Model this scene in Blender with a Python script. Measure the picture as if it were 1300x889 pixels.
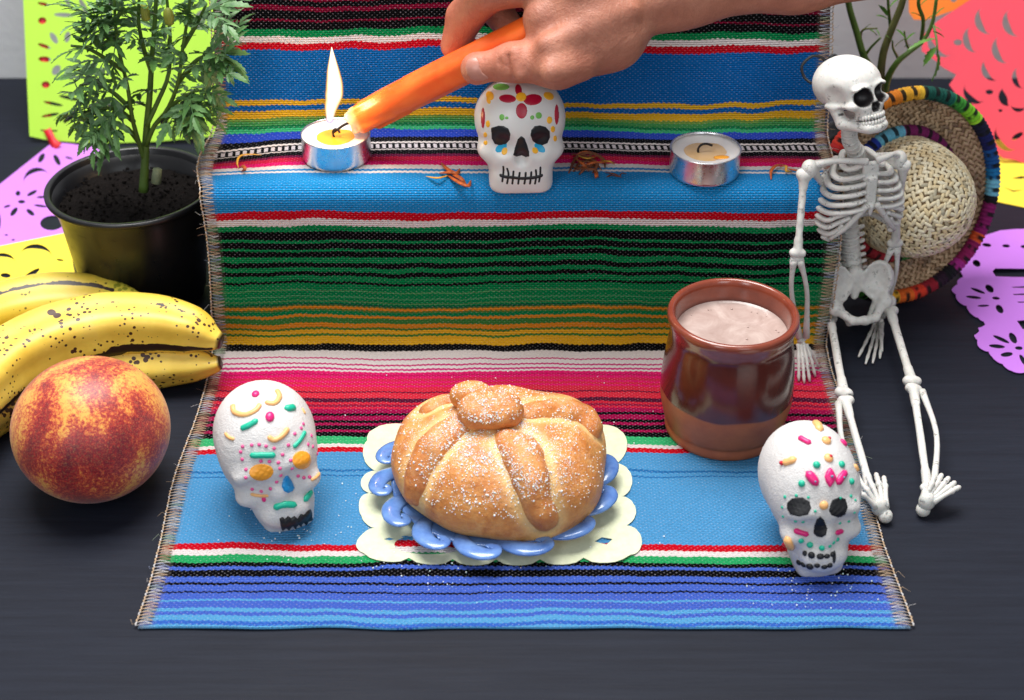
import bpy, bmesh, math, random
import numpy as np
from mathutils import Vector, Matrix, Euler, Quaternion
from mathutils import noise as mnoise
from mathutils.bvhtree import BVHTree
from mathutils.geometry import delaunay_2d_cdt

for o in list(bpy.data.objects):
    bpy.data.objects.remove(o)
random.seed(7)
rng = np.random.default_rng(7)
scene = bpy.context.scene

# ------------------------------------------------------------------ camera
PITCH = math.radians(33.0)
CAMH = 500.0                      # mm above the table top
FPX, CX, CY = 1975.0, 650.0, 400.0
cam_d = bpy.data.cameras.new('camera')
cam = bpy.data.objects.new('camera', cam_d)
scene.collection.objects.link(cam)
scene.camera = cam
cam.location = (0, 0, CAMH * 0.001)
cam.rotation_euler = (math.radians(90) - PITCH, 0, 0)
cam_d.sensor_width = 36.0
cam_d.sensor_fit = 'HORIZONTAL'
cam_d.lens = FPX / 1300 * 36.0
cam_d.shift_y = -44.5 / 1300
cam_d.clip_start, cam_d.clip_end = 0.02, 50
cam_d.dof.use_dof = True
cam_d.dof.focus_distance = 0.80
cam_d.dof.aperture_fstop = 10.0

# ------------------------------------------------------------------ light
world = bpy.data.worlds.new('World')
scene.world = world
world.use_nodes = True
bg = world.node_tree.nodes['Background']
bg.inputs[0].default_value = (0.92, 0.95, 1.0, 1)
bg.inputs[1].default_value = 0.30


def area(name, loc, target, sx, sy, power, col=(1, 1, 1)):
    d = bpy.data.lights.new(name, 'AREA')
    d.shape = 'RECTANGLE'
    d.size, d.size_y, d.energy, d.color = sx, sy, power, col
    o = bpy.data.objects.new(name, d)
    scene.collection.objects.link(o)
    o.location = loc
    o.rotation_euler = (Vector(target) - Vector(loc)).to_track_quat('-Z', 'Y').to_euler()
    return o


# a big overhead softbox a little behind and to the right, and two tall windows in front
area('softbox', (-0.12, 0.92, 1.30), (0.0, 0.72, 0.0), 0.9, 0.7, 28.5, (1.0, 0.985, 0.96))
area('window_light', (-0.55, -0.55, 0.95), (0.0, 0.7, 0.05), 0.35, 0.9, 4.4, (0.93, 0.97, 1.0))
area('window_light', (0.45, -0.65, 0.95), (0.0, 0.7, 0.05), 0.45, 0.9, 3.7, (0.93, 0.97, 1.0))

scene.view_settings.view_transform = 'Standard'
scene.view_settings.look = 'None'
scene.view_settings.exposure = 0.1
scene.view_settings.gamma = 1.0
scene.render.engine = 'CYCLES'
scene.cycles.use_denoising = True
scene.cycles.max_bounces = 6
scene.cycles.caustics_reflective = False
scene.cycles.caustics_refractive = False

# ------------------------------------------------------------------ geometry of the view (all in mm)
_c, _s = math.cos(PITCH), math.sin(PITCH)
CAM = Vector((0, 0, CAMH))
FWD, DWN, RGT = Vector((0, _c, -_s)), Vector((0, -_s, -_c)), Vector((1, 0, 0))


def ray(px, py):
    return FWD + RGT * ((px - CX) / FPX) + DWN * ((py - CY) / FPX)


def PZ(px, py, Z=0.0):            # the point of a horizontal plane seen there
    r = ray(px, py)
    return CAM + r * ((Z - CAMH) / r.z)


def PY(px, py, Y):                # the point of the vertical plane y = Y
    r = ray(px, py)
    return CAM + r * (Y / r.y)


def PD(px, py, d):                # the point at a given distance along the view axis
    return CAM + ray(px, py) * d


def PP(px, py, pt, n):
    r = ray(px, py)
    return CAM + r * ((Vector(pt) - CAM).dot(n) / r.dot(n))


def mmpx(p):                      # mm per photo pixel at a point
    return (Vector(p) - CAM).dot(FWD) / FPX


# ------------------------------------------------------------------ object helpers
COL = scene.collection


def thing(name, label, cat, loc=(0, 0, 0), group=None):
    o = bpy.data.objects.new(name, None)
    COL.objects.link(o)
    o.empty_display_size = 0.02
    o.location = Vector(loc) * 0.001
    o['label'] = label
    o['category'] = cat
    if group:
        o['group'] = group
    return o


def tag(o, label=None, cat=None, group=None, kind=None):
    if label:
        o['label'] = label
    if cat:
        o['category'] = cat
    if group:
        o['group'] = group
    if kind:
        o['kind'] = kind
    return o


def root_loc(parent):
    v = Vector((0, 0, 0))
    while parent is not None:
        v += parent.location
        parent = parent.parent
    return v


def link_mesh(name, me, mat=None, parent=None, smooth=True, loc=None):
    """verts of me are world mm; origin goes to the parent's origin (or loc)."""
    org = root_loc(parent) if parent is not None else (Vector(loc) * 0.001 if loc is not None else Vector((0, 0, 0)))
    n = len(me.vertices)
    co = np.empty(n * 3, dtype=np.float32)
    me.vertices.foreach_get('co', co)
    co = co.reshape(-1, 3) * 0.001 - np.array(org, dtype=np.float32)
    me.vertices.foreach_set('co', co.ravel())
    me.update()
    o = bpy.data.objects.new(name, me)
    COL.objects.link(o)
    if parent is not None:
        o.parent = parent
    else:
        o.location = org
    if mat is not None:
        me.materials.append(mat)
    if smooth:
        me.polygons.foreach_set('use_smooth', [True] * len(me.polygons))
    return o


class MB:
    """collects shapes in world mm and links them as one mesh object"""

    def __init__(self):
        self.v, self.f, self.c = [], [], []
        self.col = None

    def add(self, vs, fs):
        n = len(self.v)
        self.v += [tuple(p) for p in vs]
        self.f += [tuple(i + n for i in f) for f in fs]
        self.c += [self.col] * len(vs)
        return self

    def box(self, c, s, R=None):
        c = Vector(c)
        vs = []
        for i in range(8):
            p = Vector(((i & 1) - .5, ((i >> 1) & 1) - .5, ((i >> 2) & 1) - .5))
            p = Vector((p.x * s[0], p.y * s[1], p.z * s[2]))
            if R is not None:
                p = R @ p
            vs.append(c + p)
        return self.add(vs, [(0, 2, 3, 1), (4, 5, 7, 6), (0, 1, 5, 4), (2, 6, 7, 3), (0, 4, 6, 2), (1, 3, 7, 5)])

    def tube(self, pts, rad, seg=8, cap=True, flat=1.0, nrm=None, shape=None):
        pts = [Vector(p) for p in pts]
        n = len(pts)
        if not hasattr(rad, '__len__'):
            rad = [rad] * n
        vs, fs = [], []
        t0 = (pts[1] - pts[0]).normalized()
        up = Vector(nrm) if nrm is not None else Vector((0, 0, 1))
        if abs(t0.dot(up)) > 0.95:
            up = Vector((1, 0, 0)) if nrm is None else Vector((0.3, 0.9, 0.1))
        prev = None
        for i in range(n):
            t = (pts[min(i + 1, n - 1)] - pts[max(i - 1, 0)])
            if t.length < 1e-9:
                t = t0
            t.normalize()
            if nrm is not None:
                b = t.cross(up)
            else:
                b = t.cross(up) if prev is None else prev - t * prev.dot(t)
            if b.length < 1e-6:
                b = t.orthogonal()
            b.normalize()
            prev = b
            a = b.cross(t).normalized()
            for k in range(seg):
                an = 2 * math.pi * k / seg
                q = 1.0 if shape is None else shape(an, i / (n - 1))
                vs.append(pts[i] + (b * math.cos(an) + a * math.sin(an) * flat) * (rad[i] * q))
        for i in range(n - 1):
            for k in range(seg):
                k2 = (k + 1) % seg
                fs.append((i * seg + k, i * seg + k2, (i + 1) * seg + k2, (i + 1) * seg + k))
        if cap:
            fs.append(tuple(range(seg))[::-1])
            fs.append(tuple((n - 1) * seg + k for k in range(seg)))
        return self.add(vs, fs)

    def ball(self, c, r, R=None, u=10, w=6):
        c = Vector(c)
        if not hasattr(r, '__len__'):
            r = (r, r, r)
        vs = []
        for j in range(1, w):
            th = math.pi * j / w
            for i in range(u):
                ph = 2 * math.pi * i / u
                vs.append(Vector((math.sin(th) * math.cos(ph) * r[0], math.sin(th) * math.sin(ph) * r[1], math.cos(th) * r[2])))
        vs.append(Vector((0, 0, r[2])))
        vs.append(Vector((0, 0, -r[2])))
        if R is not None:
            vs = [R @ p for p in vs]
        vs = [c + p for p in vs]
        fs = []
        for j in range(w - 2):
            for i in range(u):
                i2 = (i + 1) % u
                fs.append((j * u + i, (j + 1) * u + i, (j + 1) * u + i2, j * u + i2))
        T, B = (w - 1) * u, (w - 1) * u + 1
        for i in range(u):
            i2 = (i + 1) % u
            fs.append((T, i, i2))
            fs.append((B, (w - 2) * u + i2, (w - 2) * u + i))
        return self.add(vs, fs)

    def lathe(self, prof, c=(0, 0, 0), seg=64, R=None, wob=None, close=False):
        """prof: list of (radius, height)"""
        c = Vector(c)
        vs, fs = [], []
        n = len(prof)
        for j, (r, z) in enumerate(prof):
            for i in range(seg):
                a = 2 * math.pi * i / seg
                p = Vector((r * math.cos(a), r * math.sin(a), z))
                if wob:
                    p = wob(p, a, j)
                if R is not None:
                    p = R @ p
                vs.append(c + p)
        for j in range(n - 1):
            for i in range(seg):
                i2 = (i + 1) % seg
                fs.append((j * seg + i, j * seg + i2, (j + 1) * seg + i2, (j + 1) * seg + i))
        if close:
            for i in range(seg):
                i2 = (i + 1) % seg
                fs.append(((n - 1) * seg + i, (n - 1) * seg + i2, i2, i))
        return self.add(vs, fs)

    def build(self, name, mat=None, parent=None, smooth=True, loc=None):
        me = bpy.data.meshes.new(name)
        me.from_pydata(self.v, [], self.f)
        if any(c is not None for c in self.c):
            at = me.color_attributes.new('col', 'FLOAT_COLOR', 'POINT')
            at.data.foreach_set('color', np.array([(c if c is not None else (1, 1, 1)) + (1.0,) for c in self.c], dtype=np.float32).ravel())
        return link_mesh(name, me, mat, parent, smooth, loc)


def spline(pts, n):
    """Catmull-Rom through pts, n samples"""
    pts = [Vector(p) for p in pts]
    P = [pts[0] * 2 - pts[1]] + pts + [pts[-1] * 2 - pts[-2]]
    out = []
    m = len(pts) - 1
    for i in range(n):
        t = i / (n - 1) * m
        k = min(int(t), m - 1)
        u = t - k
        a, b, c, d = P[k], P[k + 1], P[k + 2], P[k + 3]
        out.append(0.5 * ((2 * b) + (c - a) * u + (2 * a - 5 * b + 4 * c - d) * u * u + (3 * b - a - 3 * c + d) * u ** 3))
    return out


def lerps(vals, n):
    xs = np.linspace(0, len(vals) - 1, n)
    return list(np.interp(xs, range(len(vals)), vals))


def srgb(r, g, b):
    def f(c):
        c /= 255.0
        return c / 12.92 if c <= 0.04045 else ((c + 0.055) / 1.055) ** 2.4
    return (f(r), f(g), f(b))


# ------------------------------------------------------------------ signed distance modelling (numpy)
def A(v):
    return np.array(v, dtype=np.float32)


def s_sph(p, c, r):
    return np.linalg.norm(p - A(c), axis=1) - r


def s_ell(p, c, r, R=None):
    q = p - A(c)
    if R is not None:
        q = q @ np.array(R, dtype=np.float32)       # world -> local for a rotation R (columns = axes)
    r = A(r)
    k0 = np.linalg.norm(q / r, axis=1)
    k1 = np.linalg.norm(q / (r * r), axis=1)
    return k0 * (k0 - 1.0) / np.maximum(k1, 1e-6)


def s_cap(p, a, b, ra, rb=None):
    rb = ra if rb is None else rb
    a, b = A(a), A(b)
    ba = b - a
    t = np.clip(((p - a) @ ba) / max(float(ba @ ba), 1e-9), 0, 1)
    return np.linalg.norm(p - a - t[:, None] * ba, axis=1) - (ra + (rb - ra) * t)


def s_box(p, c, h, r=0.0, R=None):
    q = p - A(c)
    if R is not None:
        q = q @ np.array(R, dtype=np.float32)
    q = np.abs(q) - (A(h) - r)
    return np.linalg.norm(np.maximum(q, 0), axis=1) + np.minimum(q.max(axis=1), 0) - r


def smin(a, b, k):
    h = np.maximum(k - np.abs(a - b), 0) / k
    return np.minimum(a, b) - h * h * k * 0.25


def smax(a, b, k):
    return -smin(-a, -b, k)


def union(ds, k):
    d = ds[0]
    for e in ds[1:]:
        d = smin(d, e, k)
    return d


def sdf_mesh(f, lo, hi, h):
    lo, hi = A(lo), A(hi)
    n = np.ceil((hi - lo) / h).astype(int) + 1
    ax = [lo[i] + h * np.arange(n[i], dtype=np.float32) for i in range(3)]
    g = np.stack(np.meshgrid(*ax, indexing='ij'), -1).reshape(-1, 3)
    v = np.empty(len(g), dtype=np.float32)
    for i in range(0, len(g), 400000):
        v[i:i + 400000] = f(g[i:i + 400000])
    v = v.reshape(n)
    s = v < 0
    m = n - 1
    sub = lambda arr, d: arr[d[0]:d[0] + m[0], d[1]:d[1] + m[1], d[2]:d[2] + m[2]]
    corners = [(i, j, k) for i in (0, 1) for j in (0, 1) for k in (0, 1)]
    cnt = sum(sub(s, d).astype(np.int8) for d in corners)
    act = (cnt > 0) & (cnt < 8)
    idx = np.full(tuple(m), -1, dtype=np.int64)
    ci = np.argwhere(act)
    idx[act] = np.arange(len(ci))
    acc = np.zeros((len(ci), 3), dtype=np.float32)
    num = np.zeros(len(ci), dtype=np.float32)
    for d in corners:
        for a_ in range(3):
            if d[a_] == 0:
                e = list(d)
                e[a_] = 1
                va = v[ci[:, 0] + d[0], ci[:, 1] + d[1], ci[:, 2] + d[2]]
                vb = v[ci[:, 0] + e[0], ci[:, 1] + e[1], ci[:, 2] + e[2]]
                cr = (va < 0) != (vb < 0)
                t = np.where(cr, va / np.where(cr, va - vb, 1), 0)
                pos = np.zeros((len(ci), 3), dtype=np.float32)
                pos += A(d)
                pos[:, a_] += t
                acc += pos * cr[:, None]
                num += cr
    vert = lo + (ci + acc / num[:, None]) * h
    faces = []
    for a_ in range(3):
        b_, c_ = (a_ + 1) % 3, (a_ + 2) % 3
        sl0 = [slice(None)] * 3
        sl1 = [slice(None)] * 3
        sl0[a_], sl1[a_] = slice(0, m[a_]), slice(1, m[a_] + 1)
        for q_ in (b_, c_):
            sl0[q_] = slice(1, m[q_])
            sl1[q_] = slice(1, m[q_])
        s0, s1 = s[tuple(sl0)], s[tuple(sl1)]
        for flip in (0, 1):
            e = np.argwhere((s0 & ~s1) if flip == 0 else (~s0 & s1))
            if not len(e):
                continue
            e[:, b_] += 1
            e[:, c_] += 1
            qs = []
            for db, dc in ((0, 0), (-1, 0), (-1, -1), (0, -1)):
                k = e.copy()
                k[:, b_] += db
                k[:, c_] += dc
                qs.append(idx[k[:, 0], k[:, 1], k[:, 2]])
            q = np.stack(qs, 1)
            if flip:
                q = q[:, ::-1]
            faces.append(q)
    faces = np.concatenate(faces)
    # pull the vertices on to the surface
    for _ in range(2):
        d0 = f(vert)
        e = 0.25 * h
        gr = np.stack([f(vert + A([e if i == k else 0 for k in range(3)])) - d0 for i in range(3)], 1) / e
        gn = np.maximum((gr * gr).sum(1), 0.2)
        st = np.clip(d0 / gn, -h * 0.5, h * 0.5)
        vert = vert - gr * st[:, None]
    return vert.astype(np.float32), faces


def np_mesh(name, v, f, attrs=None):
    me = bpy.data.meshes.new(name)
    nf = len(f)
    k = f.shape[1]
    me.vertices.add(len(v))
    me.vertices.foreach_set('co', v.astype(np.float32).ravel())
    me.loops.add(nf * k)
    me.loops.foreach_set('vertex_index', f.astype(np.int32).ravel())
    me.polygons.add(nf)
    me.polygons.foreach_set('loop_start', np.arange(0, nf * k, k, dtype=np.int32))
    me.polygons.foreach_set('loop_total', np.full(nf, k, dtype=np.int32))
    me.update(calc_edges=True)
    me.validate()
    for nm, arr in (attrs or {}).items():
        if arr.ndim == 1:
            at = me.attributes.new(nm, 'FLOAT', 'POINT')
            at.data.foreach_set('value', arr.astype(np.float32))
        else:
            at = me.color_attributes.new(nm, 'FLOAT_COLOR', 'POINT')
            at.data.foreach_set('color', np.concatenate([arr, np.ones((len(arr), 1))], 1).astype(np.float32).ravel())
    return me


def sdf_obj(name, f, lo, hi, h, mat, parent=None, attr=None, xf=None, loc=None):
    """mesh an sdf given in local mm; xf = 4x4 to world mm; attr: function(local pts)->dict"""
    v, q = sdf_mesh(f, lo, hi, h)
    at = attr(v) if attr else None
    w = v
    if xf is not None:
        M = np.array(xf, dtype=np.float32)
        w = v @ M[:3, :3].T + M[:3, 3]
    me = np_mesh(name, w, q, at)
    o = link_mesh(name, me, mat, parent, True, loc)
    o_bvh[o.name] = (w, q)
    return o


o_bvh = {}


def bvh_of(*objs):
    vs, fs, n = [], [], 0
    for o in objs:
        w, q = o_bvh[o.name]
        vs.append(w)
        fs.append(q + n)
        n += len(w)
    vs, fs = np.concatenate(vs), np.concatenate(fs)
    return BVHTree.FromPolygons([Vector(map(float, p)) for p in vs], [tuple(map(int, t)) for t in fs])


def hit(bvh, px, py):
    r = ray(px, py).normalized()
    p, n, i, d = bvh.ray_cast(CAM, r)
    if p is None:
        return None
    if n.dot(r) > 0:
        n = -n
    return p, n


def poly_patch(poly, bvh, step_px, lift=0.25, dome=0.0):
    """a thin skin lying on a surface: outline in photo pixels, cast on to the surface.  returns MB"""
    P2 = [Vector((a, b)) for a, b in poly]
    n = len(P2)
    edge = []
    for i in range(n):
        a, b = P2[i], P2[(i + 1) % n]
        k = max(1, int((b - a).length / step_px))
        for j in range(k):
            edge.append(a.lerp(b, j / k))
    xs, ys = [p.x for p in P2], [p.y for p in P2]
    inner = []

    def dist(q):
        return min((q - e).length for e in edge)

    def inside(q):
        c = False
        j = len(edge) - 1
        for i in range(len(edge)):
            a, b = edge[i], edge[j]
            if (a.y > q.y) != (b.y > q.y) and q.x < (b.x - a.x) * (q.y - a.y) / (b.y - a.y) + a.x:
                c = not c
            j = i
        return c
    x = min(xs)
    while x < max(xs):
        y = min(ys)
        while y < max(ys):
            q = Vector((x, y))
            if inside(q) and dist(q) > step_px * 0.6:
                inner.append(q)
            y += step_px
        x += step_px
    pts = edge + inner
    ne = len(edge)
    vs, es, fs, ov, oe, of = delaunay_2d_cdt(pts, [(i, (i + 1) % ne) for i in range(ne)], [], 1, 1e-5)
    dm = max([dist(q) for q in inner] + [0.01])
    mb = MB()
    idx, V = {}, []
    for i, q in enumerate(vs):
        h_ = hit(bvh, q.x, q.y)
        if h_ is None:
            continue
        p, nn = h_
        d = dist(q)
        t = min(1.0, d / dm)
        l = (lift + dome * math.sqrt(max(0, 1 - (1 - t) ** 2))) if d > 0.02 else -0.12
        idx[i] = len(V)
        V.append(p + nn * l)
    F = [tuple(idx[i] for i in f) for f in fs if all(i in idx for i in f)]
    # drop faces that jump in depth
    F = [f for f in F if max((V[f[a]] - V[f[a - 1]]).length for a in range(3)) < 9 * step_px * 0.4 + 1.5]
    mb.add(V, F)
    return mb


def ell_poly(cx, cy, rx, ry, ang=0, n=20):
    a0 = math.radians(ang)
    return [(cx + rx * math.cos(t) * math.cos(a0) - ry * math.sin(t) * math.sin(a0),
             cy + rx * math.cos(t) * math.sin(a0) + ry * math.sin(t) * math.cos(a0)) for t in [2 * math.pi * i / n for i in range(n)]]


def icing_line(mb, pts, r_px, bvh, lift=0.15, seg=8, taper=True, squash=0.75, jit=0.06):
    m = max(6, int(sum((Vector(pts[i + 1]) - Vector(pts[i])).length for i in range(len(pts) - 1)) / max(r_px * 0.5, 0.6)))
    q = spline([Vector((a, b, 0)) for a, b in pts], m)
    P_, N_ = [], []
    for c in q:
        h_ = hit(bvh, c.x, c.y)
        if h_:
            P_.append(h_[0])
            N_.append(h_[1])
    if len(P_) < 3:
        return
    r = r_px * mmpx(P_[0])
    k = len(P_)
    # end caps: round off the radius
    L = [0]
    for i in range(1, k):
        L.append(L[-1] + (P_[i] - P_[i - 1]).length)
    T = L[-1]
    pts3, rad = [], []
    for i in range(k):
        e = min(L[i], T - L[i])
        w = math.sqrt(max(0.02, 1 - (1 - min(1, e / r)) ** 2)) if taper else 1
        pts3.append(P_[i] + N_[i] * r * lift)
        rad.append(r * w * (1 + random.uniform(-jit, jit)))
    nn = sum(N_, Vector((0, 0, 0))).normalized()
    mb.tube(pts3, rad, seg, True, squash, nn)


def icing_dot(mb, x, y, r_px, bvh, squash=0.6, ry=None, u=10, w=6):
    h_ = hit(bvh, x, y)
    if h_ is None:
        return
    p, n = h_
    r = r_px * mmpx(p)
    r2 = r if ry is None else ry * mmpx(p)
    R = n.to_track_quat('Z', 'Y').to_matrix()
    if ry is not None:      # keep the second axis along the picture's vertical
        zz = n
        xx = (RGT - zz * RGT.dot(zz)).normalized()
        yy = zz.cross(xx)
        R = Matrix((xx, yy, zz)).transposed()
    mb.ball(p + n * r * 0.1, (r, r2, min(r, r2) * squash), R, u, w)


# ------------------------------------------------------------------ materials
def newmat(name):
    m = bpy.data.materials.new(name)
    m.use_nodes = True
    nt = m.node_tree
    b = nt.nodes['Principled BSDF']
    return m, nt, b


def N(nt, typ, **kw):
    n = nt.nodes.new(typ)
    for k, v in kw.items():
        if k.startswith('i_'):
            key = k[2:]
            key = int(key) if key.isdigit() else key
            n.inputs[key].default_value = v
        else:
            setattr(n, k, v)
    return n


def L(nt, a, b):
    nt.links.new(a, b)


def math_n(nt, op, a, b=None, c=None, clamp=False):
    n = nt.nodes.new('ShaderNodeMath')
    n.operation = op
    n.use_clamp = clamp
    for i, x in enumerate((a, b, c)):
        if x is None:
            continue
        if isinstance(x, (int, float)):
            n.inputs[i].default_value = x
        else:
            nt.links.new(x, n.inputs[i])
    return n.outputs[0]


def mixc(nt, fac, a, b, mode='MIX'):
    n = nt.nodes.new('ShaderNodeMix')
    n.data_type = 'RGBA'
    n.blend_type = mode
    for i, x in ((0, fac), (6, a), (7, b)):
        if isinstance(x, (int, float)):
            n.inputs[i].default_value = x
        elif isinstance(x, tuple):
            n.inputs[i].default_value = x + (1,) if len(x) == 3 else x
        else:
            nt.links.new(x, n.inputs[i])
    return n.outputs[2]


def ramp(nt, fac, stops, interp='LINEAR'):
    n = nt.nodes.new('ShaderNodeValToRGB')
    cr = n.color_ramp
    cr.interpolation = interp
    while len(cr.elements) < len(stops):
        cr.elements.new(0.5)
    for e, (p, c) in zip(cr.elements, stops):
        e.position = p
        e.color = tuple(c) + (1,) if len(c) == 3 else c
    if not isinstance(fac, (int, float)):
        nt.links.new(fac, n.inputs[0])
    return n.outputs[0]


def noise_n(nt, scale, detail=3, rough=0.5, vec=None, dist=0.0):
    n = N(nt, 'ShaderNodeTexNoise')
    n.inputs['Scale'].default_value = scale
    n.inputs['Detail'].default_value = detail
    n.inputs['Roughness'].default_value = rough
    n.inputs['Distortion'].default_value = dist
    if vec is not None:
        L(nt, vec, n.inputs['Vector'])
    return n.outputs['Fac']


def objco(nt):
    return N(nt, 'ShaderNodeTexCoord').outputs['Object']


def scaled(nt, vec, s):
    m = N(nt, 'ShaderNodeMapping')
    m.inputs['Scale'].default_value = s
    L(nt, vec, m.inputs['Vector'])
    return m.outputs[0]


def bump(nt, b, height, strength=0.3, dist=0.001, prev=None):
    n = N(nt, 'ShaderNodeBump')
    n.inputs['Strength'].default_value = strength
    n.inputs['Distance'].default_value = dist
    L(nt, height, n.inputs['Height'])
    if prev is not None:
        L(nt, prev, n.inputs['Normal'])
    if b is not None:
        L(nt, n.outputs[0], b.inputs['Normal'])
    return n.outputs[0]


def mat_simple(name, col, rough=0.5, var=0.12, nscale=60, bscale=300, bstr=0.15, bdist=0.0004, sss=0.0, spec=None, coat=0.0, metal=0.0, sss_col=None):
    m, nt, b = newmat(name)
    co = objco(nt)
    f = noise_n(nt, nscale, 4, 0.6, co)
    dark = tuple(c * (1 - var) for c in col)
    lite = tuple(min(1, c * (1 + var)) for c in col)
    L(nt, ramp(nt, f, [(0.3, dark), (0.7, lite)]), b.inputs['Base Color'])
    b.inputs['Roughness'].default_value = rough
    b.inputs['Metallic'].default_value = metal
    if spec is not None:
        b.inputs['Specular IOR Level'].default_value = spec
    if coat:
        b.inputs['Coat Weight'].default_value = coat
        b.inputs['Coat Roughness'].default_value = 0.08
    if sss:
        b.inputs['Subsurface Weight'].default_value = sss
        b.inputs['Subsurface Radius'].default_value = sss_col or (1.0, 0.8, 0.7)
        b.inputs['Subsurface Scale'].default_value = 0.004
    if bstr:
        bump(nt, b, noise_n(nt, bscale, 3, 0.6, co), bstr, bdist)
    return m
# ================================================================== SETTING
# table: black painted wood with faint brushed grain
m, nt, b = newmat('black_painted_wood')
co = objco(nt)
g1 = noise_n(nt, 1.0, 6, 0.65, scaled(nt, co, (14, 260, 260)))
g2 = noise_n(nt, 5.0, 4, 0.6, co)
g3 = noise_n(nt, 1.0, 2, 0.5, scaled(nt, co, (40, 900, 900)))
L(nt, mixc(nt, 0.45, ramp(nt, g1, [(0.3, srgb(19, 22, 33)), (0.7, srgb(34, 39, 52))]), ramp(nt, g2, [(0.3, srgb(22, 24, 32)), (0.7, srgb(31, 34, 44))])), b.inputs['Base Color'])
L(nt, ramp(nt, g2, [(0.3, (0.5,) * 3), (0.7, (0.66,) * 3)]), b.inputs['Roughness'])
b.inputs['Specular IOR Level'].default_value = 0.15
bump(nt, b, mixc(nt, 0.4, g1, g3), 0.35, 0.0006)
M_TABLE = m

TBACK = 1108.0
t = MB()
t.box((0, (TBACK + 380) / 2, -15), (2200, TBACK - 380, 30))
table = t.build('tabletop', M_TABLE, smooth=False)
table.modifiers.new('bevel', 'BEVEL').width = 0.003
tag(table, kind='structure')

# wall: pale grey plaster right behind the table
m, nt, b = newmat('grey_plaster')
co = objco(nt)
L(nt, ramp(nt, noise_n(nt, 3.0, 5, 0.6, co), [(0.3, (0.72, 0.73, 0.76)), (0.7, (0.78, 0.79, 0.82))]), b.inputs['Base Color'])
b.inputs['Roughness'].default_value = 0.85
bump(nt, b, noise_n(nt, 180, 4, 0.6, co), 0.25, 0.001)
w = MB()
w.box((0, TBACK + 12, 150), (3000, 20, 1500))
wall = w.build('wall', m, smooth=False)
tag(wall, kind='structure')
# floor far below the table
m, nt, b = newmat('dark_floor')
L(nt, ramp(nt, noise_n(nt, 4.0, 4, 0.6, objco(nt)), [(0.3, (0.05, 0.045, 0.04)), (0.7, (0.08, 0.07, 0.065))]), b.inputs['Base Color'])
b.inputs['Roughness'].default_value = 0.6
w = MB()
w.box((0, -200, -760), (4000, 3000, 20))
tag(w.build('floor', m, smooth=False), kind='structure')

# ================================================================== CLOTH
XL, XR = -168.0, 178.0
YR, SH = 737.0, 100.0             # front riser, shelf height
YB = 806.0                        # back riser


def fillet(p0, p1, p2, r, n=7):
    """round the corner p1 between p0 and p2 (2d vectors)"""
    a, b_ = (p0 - p1).normalized(), (p2 - p1).normalized()
    th = math.acos(max(-1, min(1, a.dot(b_)))) / 2
    d = r / math.tan(th)
    A_, B_ = p1 + a * d, p1 + b_ * d
    out = []
    for i in range(n + 1):
        t = i / n
        out.append((A_ * (1 - t) + p1 * t) * (1 - t) + (p1 * (1 - t) + B_ * t) * t)
    return out


def V2(a, b):
    return Vector((a, b))


corner = [V2(PZ(650, 800).y, 1.2), V2(YR, 1.2), V2(YR + 1.5, SH + 1.2), V2(YB, SH + 1.2), V2(YB + 24, 214.0), V2(905, 214.0)]
prof = [corner[0]]
for i, r in ((1, 7), (2, 10), (3, 13), (4, 9)):
    prof += fillet(corner[i - 1], corner[i], corner[i + 1], r, 9)
prof.append(corner[-1])
# resample evenly
seg_l = [0.0]
for i in range(1, len(prof)):
    seg_l.append(seg_l[-1] + (prof[i] - prof[i - 1]).length)
SLEN = seg_l[-1]


def prof_at(s):
    s = max(0, min(SLEN, s))
    i = int(np.searchsorted(seg_l, s)) - 1
    i = max(0, min(len(prof) - 2, i))
    t = (s - seg_l[i]) / max(1e-6, seg_l[i + 1] - seg_l[i])
    p = prof[i].lerp(prof[i + 1], t)
    d = (prof[i + 1] - prof[i]).normalized()
    return p, d


def px_y(p):
    q = Vector((0, p.x, p.y)) - CAM
    return CY + FPX * q.dot(DWN) / q.dot(FWD)


_ss = np.linspace(0, SLEN, 1500)
_yy = np.array([px_y(prof_at(s)[0]) for s in _ss])
_o = np.argsort(_yy)


def s_of_y(y):
    return float(np.interp(y, _yy[_o], _ss[_o]))


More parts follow.
